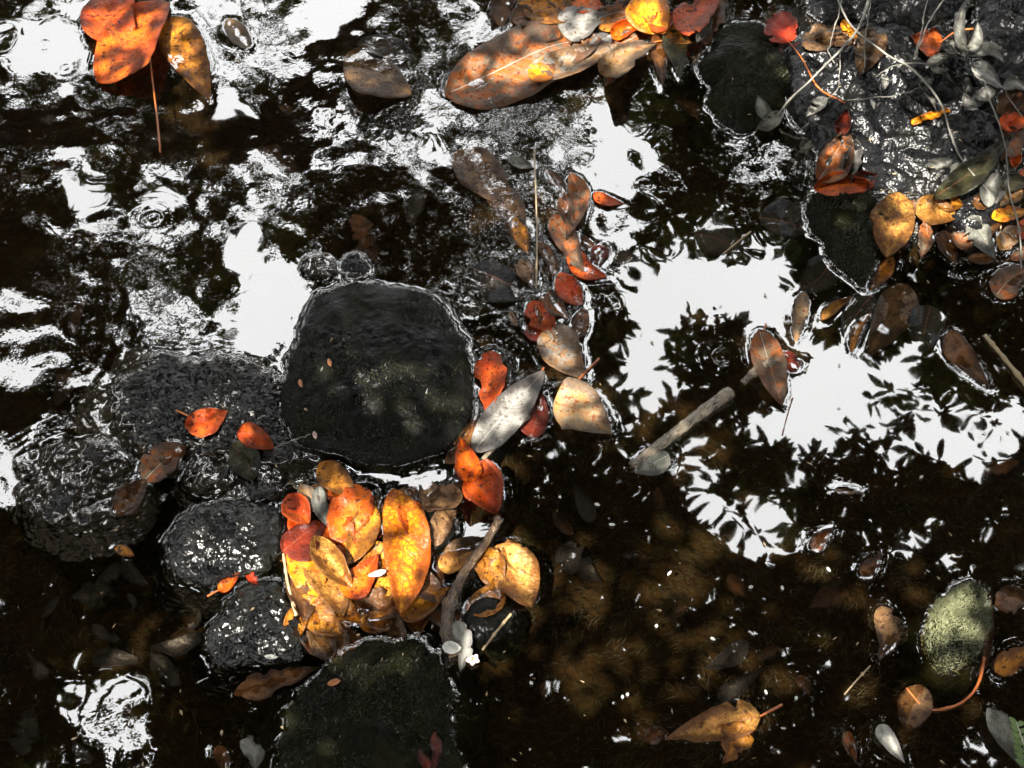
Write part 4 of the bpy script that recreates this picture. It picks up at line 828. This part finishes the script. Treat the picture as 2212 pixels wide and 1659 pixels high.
# ------------------------------------------------------------------ trees over the stream: the water mirrors their crowns and the sky between them
GAPS = [  # openings between the crowns as they stand mirrored in the water, (outline, how open)
 ([(10,75),(60,48),(130,55),(168,90),(160,150),(100,165),(10,155)],1), ([(100,400),(130,365),(160,345),(200,380),(230,420),(262,470),(300,440),(310,400),(350,368),(392,378),(388,430),(335,482),(290,505),(220,495),(180,515),(150,460),(108,432)],1),
 ([(428,300),(450,230),(480,185),(532,228),(575,270),(560,330),(552,372),(562,420),(548,460),(552,520),(540,575),(510,592),(488,560),(480,520),(500,470),(505,410),(470,355)],1),
 ([(555,585),(600,556),(672,628),(662,680),(640,745),(600,775),(520,785),(478,740),(510,700),(540,640)],1), ([(290,690),(370,655),(430,675),(480,720),(400,785),(310,765)],.75),
 ([(695,-60),(810,-60),(800,20),(745,80),(710,112),(688,80),(676,20)],1), ([(778,60),(832,38),(856,70),(800,122),(768,132)],.9), ([(968,40),(1040,10),(1092,55),(1104,112),(1050,150),(1000,128)],.9),
 ([(868,270),(950,246),(1014,248),(985,322),(930,385),(880,374),(828,332)],.9), ([(1235,260),(1330,176),(1345,255),(1405,318),(1425,372),(1385,432),(1362,475),(1300,470),(1258,392),(1278,322)],1),
 ([(1290,470),(1382,458),(1374,522),(1310,565),(1268,522)],1), ([(1345,625),(1398,560),(1500,545),(1692,555),(1685,645),(1622,702),(1500,692),(1448,732),(1472,800),(1452,885),(1390,895),(1326,812),(1368,742),(1390,680)],1),
 ([(1620,690),(1700,665),(1800,738),(1880,785),(1974,735),(1974,815),(1880,855),(1832,902),(1762,955),(1722,1018),(1680,965),(1600,945),(1620,885),(1692,862),(1700,790)],1),
 ([(1865,880),(1990,830),(2100,880),(2240,840),(2240,1015),(2100,1040),(2000,965),(1900,955)],.66), ([(1478,1082),(1560,1055),(1700,1108),(1745,1160),(1692,1215),(1600,1205),(1540,1165)],.78),
 ([(2080,930),(2240,910),(2240,985),(2120,990)],.85), ([(-60,690),(60,688),(150,738),(205,782),(120,792),(60,804),(-60,775)],.95), ([(-60,935),(120,925),(152,960),(80,1012),(92,1105),(50,1125),(-60,1095)],.95),
 ([(186,1512),(280,1486),(325,1600),(305,1720),(228,1720),(198,1590)],.8), ([(770,985),(850,972),(915,1008),(925,1072),(840,1088),(788,1062)],1), ([(942,1042),(1078,1038),(1058,1182),(972,1172)],.85),
 ([(1138,878),(1182,898),(1172,965),(1148,932)],1), ([(-60,240),(60,255),(90,300),(20,330),(-60,320)],.8), ([(1890,1230),(1990,1150),(2120,1160),(2060,1240)],.5), ([(1240,900),(1330,860),(1340,930),(1290,960)],.6), ([(480,-60),(560,-60),(550,60),(500,80)],.5), ([(2080,440),(2240,400),(2240,590),(2110,560)],.6), ([(1560,330),(1680,300),(1720,380),(1600,440)],.5),
]
DARK = [[(590,450),(760,340),(860,400),(1010,420),(960,600),(700,600),(690,560),(600,540)], [(-90,545),(60,580),(150,610),(290,700),(250,790),(150,725),(60,680),(-90,680)], [(-90,806),(60,812),(240,795),(262,905),(120,918),(-90,928)], [(790,50),(850,-40),(900,-40),(640,300),(560,330),(530,310)], [(380,520),(470,440),(480,620),(420,660)]]
def inside(poly, x, y):
    p = np.asarray(poly, float); r = np.zeros(x.shape, bool); j = len(p) - 1
    for i in range(len(p)):
        c = ((p[i, 1] > y) != (p[j, 1] > y)) & (x < (p[j, 0] - p[i, 0]) * (y - p[i, 1]) / (p[j, 1] - p[i, 1] + 1e-12) + p[i, 0]); r ^= c; j = i
    return r
def openness(x, y, z):
    """how open the crown is at a place overhead"""
    a, b = PX(x, y, -z); a = np.nan_to_num(a, nan=1e6); b = np.nan_to_num(b, nan=1e6)
    op = .03 + .05 * np.clip(fbm(x, y, 1.1, 3, s=5), 0, 1)
    clump = (fbm(x, y, 1.7, 2, s=51) > .17) * 1.0
    op = np.maximum(op, 1.0 * clump * (np.exp(-((a - 330) / 480) ** 2 - ((b - 300) / 400) ** 2) > .4) + .0 * np.exp(-((a - 420) / 620) ** 2 - ((b - 330) / 420) ** 2) + .30 * np.exp(-((a - 1050) / 300) ** 2 - ((b - 300) / 300) ** 2))
    op = np.where(b > 1080, 0.0, op)
    inframe = (a > -300) & (a < FW + 300) & (b > -300) & (b < FH + 300)
    for poly, o_ in GAPS:
        pp = np.asarray(poly, float); cc = pp.mean(0); dd = pp - cc; pp = cc + dd * (1 + 17 / (np.linalg.norm(dd, axis=1)[:, None] + 1))
        op = np.where(inframe & inside(pp, a, b), np.maximum(op, o_), op)
    for poly in DARK: op = np.where(inframe & inside(poly, a, b), 0.0, op)
    # the wide gap through which the sun reaches this stretch of the stream
    sx, sy = x - SUN[0] / SUN[2] * z, y - SUN[1] / SUN[2] * z
    op = np.where((np.abs(sx) < 1.05 + .4 * ~inframe) & (sy > .45 - .4 * ~inframe) & (sy < 2.15 + .4 * ~inframe), 1.0, op)
    return op, inframe
def rosettes(x, y, z, ln, wd, count, droop=.35, seed=0):
    """whorls of pointed leaves at twig ends -> verts, faces"""
    r = np.random.default_rng(seed); n = len(x); c = count
    az = r.random((n, 1)) * 6.283 + np.arange(c)[None] * 6.283 / c + r.normal(0, .25, (n, c)); el = r.normal(-.15, droop, (n, c))
    lx = ln[:, None] * (.7 + .6 * r.random((n, c)))
    d = np.stack([np.cos(az) * np.cos(el), np.sin(az) * np.cos(el), np.sin(el)], -1); s = np.stack([-np.sin(az), np.cos(az), r.normal(0, .35, (n, c))], -1)
    o = np.stack([x, y, z], -1)[:, None] + .02 * r.normal(0, 1, (n, c, 3)); w = (lx * wd)[..., None]
    P = [o + d * lx[..., None] * .06, o + d * lx[..., None] * .45 + s * w, o + d * lx[..., None] * .8 + s * w * .7, o + d * lx[..., None], o + d * lx[..., None] * .8 - s * w * .7, o + d * lx[..., None] * .45 - s * w]
    V = np.stack(P, 2).reshape(-1, 3); k = np.arange(n * c) * 6
    F = np.concatenate([np.stack([k, k + 1, k + 4, k + 5], 1), np.stack([k + 1, k + 2, k + 3, k + 4], 1)])
    return V, F
TREES = [((-4.2, 4.6), 'tree leaning over the far left of the stream'), ((4.4, 5.2), 'tree leaning over the far right of the stream'), ((.6, 9.6), 'tree standing upstream behind the others'), ((-4.6, -1.8), 'tree standing behind the viewer to the left'), ((4.6, -1.5), 'tree standing behind the viewer to the right')]
tp_ = np.array([t[0] for t in TREES])
# fine crown over the mirrored part, coarser crown all round, drooping to the ground outside
nf = 40000
x = rng.uniform(-5.2, 5.2, nf); y = rng.uniform(1.0, 10.5, nf); z = 4.9 + rng.normal(0, .22, nf) + .25 * fbm(x, y, .8, 2, s=9)
op, inf = openness(x, y, z); keep = inf & (rng.random(nf) > op ** .35)
fx, fy, fz = x[keep], y[keep], z[keep]; fl_ = rng.uniform(.075, .135, len(fx))
ang = rng.random(9000) * 6.283; rad = 14.5 * np.sqrt(rng.random(9000)); x = rad * np.cos(ang); y = 2 + rad * np.sin(ang)
z = 5.2 + rng.normal(0, .4, 9000) - np.clip(rad - 7, 0, 9) * .62; z = np.maximum(z, .5)
op, inf = openness(x, y, z); keep = ~inf & (rng.random(9000) > op)
cx_, cy_, cz_ = x[keep], y[keep], z[keep]; cl_ = rng.uniform(.28, .5, len(cx_))
# the reflected limbs
def up(px_, py_, H):
    p = W(px_, py_, 0); a = (px_ - FW / 2) / FPX; b = (FH / 2 - py_) / FPX
    d = np.array([a, CF[1] + CU[1] * b, -(CF[2] + CU[2] * b)]); return p + d * (H / d[2])
LIMBS = [[(-4.2, 4.6, 2.6), tuple(up(560, 300, 4.3)), tuple(up(690, 150, 4.5)), tuple(up(800, 20, 4.7))], [(4.4, 5.2, 2.6), tuple(up(1900, 500, 4.4)), tuple(up(1650, 420, 4.6)), tuple(up(1450, 420, 4.8))],
         [(4.4, 5.2, 2.2), tuple(up(1980, 1220, 4.2)), tuple(up(1700, 1260, 4.5)), tuple(up(1450, 1100, 4.8))], [(-4.2, 4.6, 2.4), tuple(up(60, 640, 4.3)), tuple(up(260, 760, 4.4)), tuple(up(420, 830, 4.6))], [(-4.2, 4.6, 2.2), tuple(up(-60, 850, 4.2)), tuple(up(150, 860, 4.4)), tuple(up(330, 1000, 4.6))]]
for ti, ((tx, ty), lab) in enumerate(TREES):
    base = np.array([tx, ty, 0.0]); root = bpy.data.objects.new('tree', None); col.objects.link(root); root.location = tuple(base)
    tag(root, lab, 'tree', 'trees arching over the stream')
    lean = np.array([-tx * .12, (1.5 - ty) * .1, 0]); top = base + lean + [0, 0, 5.0]
    v, f, u2 = tube(spline([base - [0, 0, .4], base + lean * .3 + [0, 0, 1.6], base + lean * .6 + [0, 0, 3.2], top], 24), np.linspace(.24, .06, 24), 14, .15, ti)
    VV, FF, UU = [v], list(f), [u2]; off = len(v)
    limbs = [l_ for l_ in LIMBS if abs(l_[0][0] - tx) < .1 and abs(l_[0][1] - ty) < .1]
    for k in range(6):
        a = k * 1.05 + ti; hgt = 2.6 + k * .35
        p0 = base + lean * hgt / 5 + [0, 0, hgt]
        limbs.append([tuple(p0), tuple(p0 + [math.cos(a) * .9, math.sin(a) * .9, .8]), tuple(p0 + [math.cos(a) * 2.2, math.sin(a) * 2.2, 1.5])])
    for li, l_ in enumerate(limbs):
        l_ = [np.array(q) for q in l_]; l_[0] = base + lean * l_[0][2] / 5 + [0, 0, l_[0][2]]
        # keep limbs out of the wide gap
        v, f, u2 = tube(spline(l_, 26), np.linspace((.15 if li == 0 and ti == 0 else .06), (.06 if li == 0 and ti == 0 else .02), 26), 9, .25, ti * 9 + li)
        VV.append(v); UU.append(u2); FF += [tuple(i + off for i in q) for q in f]; off += len(v)
    mesh_obj('trunk', np.vstack(VV) - base, FF, 'trunk', parent=root, uvs=np.vstack(UU))
    parts = []
    for (ax_, ay_, az_, al_, cnt, wd) in ((fx, fy, fz, fl_, 7, .17), (cx_, cy_, cz_, cl_, 6, .26)):
        own = np.argmin((ax_[:, None] - tp_[None, :, 0]) ** 2 + (ay_[:, None] - tp_[None, :, 1]) ** 2, 1) == ti
        if own.any(): parts.append(rosettes(ax_[own], ay_[own], az_[own], al_[own], wd, cnt, seed=ti))
    vs, fs, off = [], [], 0
    for v, f in parts: vs.append(v); fs.append(f + off); off += len(v)
    V = np.vstack(vs) - base; F = np.vstack(fs)
    mesh_obj('crown', V, F, 'canopy', parent=root, smooth=False, uvs=np.zeros((len(V), 2)))

# ------------------------------------------------------------------ unseen foliage added overhead, its leaves placed to break the sun into patches
LIT = [(1500,1340,560,270,.36),(300,1360,260,200,.25),(1900,1400,340,220,.34),(300,80,150,110,.95),(420,130,60,90,.8),(1150,130,200,110,.75),(1390,60,130,90,.8),(1690,55,60,60,1),(1770,110,120,90,.7),(1900,150,220,160,.66),(1980,300,170,130,.68),(2100,120,110,110,.85),(1830,340,90,90,.8),(1950,470,140,100,.85),(2150,470,80,130,.85),
       (830,1190,150,170,1),(690,1210,130,150,1),(850,1250,90,110,1),(330,70,110,90,1),(650,1095,60,60,.9),(1062,830,60,90,1),(1100,890,90,100,.9),(1040,1030,75,95,1),(1255,870,110,80,.9),(1215,755,80,70,.8),(1105,1245,80,90,1),(1000,1220,70,110,.8),(1480,930,140,90,.8),(500,930,130,60,1),(350,1005,70,50,.7),(1670,790,60,100,.8),
       (1230,490,80,150,.75),(2065,1350,90,120,1),(2175,1600,70,80,1),(1925,1605,50,60,1),(1005,1405,60,60,1),(560,1340,110,90,.93),(500,1160,120,80,.93),(880,800,130,100,.62),(820,1440,160,60,.75),(450,870,150,60,.6),(150,1040,90,60,.6),(1550,1590,130,60,.8),(1350,1500,40,30,1),(400,250,100,90,.5),(1730,690,110,60,.6),(1900,700,60,90,.4),(2185,600,60,60,.7),(2000,1530,60,40,.6),(500,1260,60,30,.9),(800,160,90,60,.5),(1080,440,80,110,.45),(1080,610,90,70,.6)]
ns = 8000
sx = rng.uniform(-1.15, 1.15, ns); sy = rng.uniform(.35, 2.25, ns); sz = 1.95 + .22 * rng.random(ns)
lx_, ly_ = sx + SUN[0] / SUN[2] * sz, sy + SUN[1] / SUN[2] * sz      # place of the leaf whose shade falls at (sx, sy)
a, b = PX(sx, sy, 0.0); lit = np.zeros(ns)
for cx, cy, rx, ry, o_ in LIT: lit = np.maximum(lit, o_ * (((a - cx) / rx) ** 2 + ((b - cy) / ry) ** 2 < 1 + .5 * fbm(a / 60, b / 60, 1, 2, s=15)))
keep = rng.random(ns) > lit ** .3 * .9995
keep &= rng.random(ns) > .0
lx_, ly_, sz = lx_[keep], ly_[keep], sz[keep]
sb = np.array([-1.7, -1.6, 0.0]); root = bpy.data.objects.new('dapple_shrub', None); col.objects.link(root); root.location = tuple(sb)
tag(root, 'unseen foliage added over the stream to break the sun into patches', 'dapple_shrub')
VV, FF, UU, off = [], [], [], 0
for k in range(9):
    e = np.array([-1.4 + .26 * k, -.75 + .12 * ((k * 5) % 9), 2.12]); v, f, u2 = tube(spline([sb + [0, 0, -.2], sb + [(k - 4) * .05, 0, 1.3], (sb + e) / 2 + [0, 0, 1.05], e], 18), np.linspace(.022, .005, 18), 7, .2, k)
    VV.append(v); UU.append(u2); FF += [tuple(i + off for i in q) for q in f]; off += len(v)
mesh_obj('stem', np.vstack(VV) - sb, FF, 'trunk', parent=root, uvs=np.vstack(UU))
V, F = rosettes(lx_, ly_, sz, np.random.default_rng(8).uniform(.045, .075, len(lx_)), .2, 4, .3, 77)
mesh_obj('foliage', V - sb, F, 'canopy', parent=root, smooth=False, uvs=np.zeros((len(V), 2)))
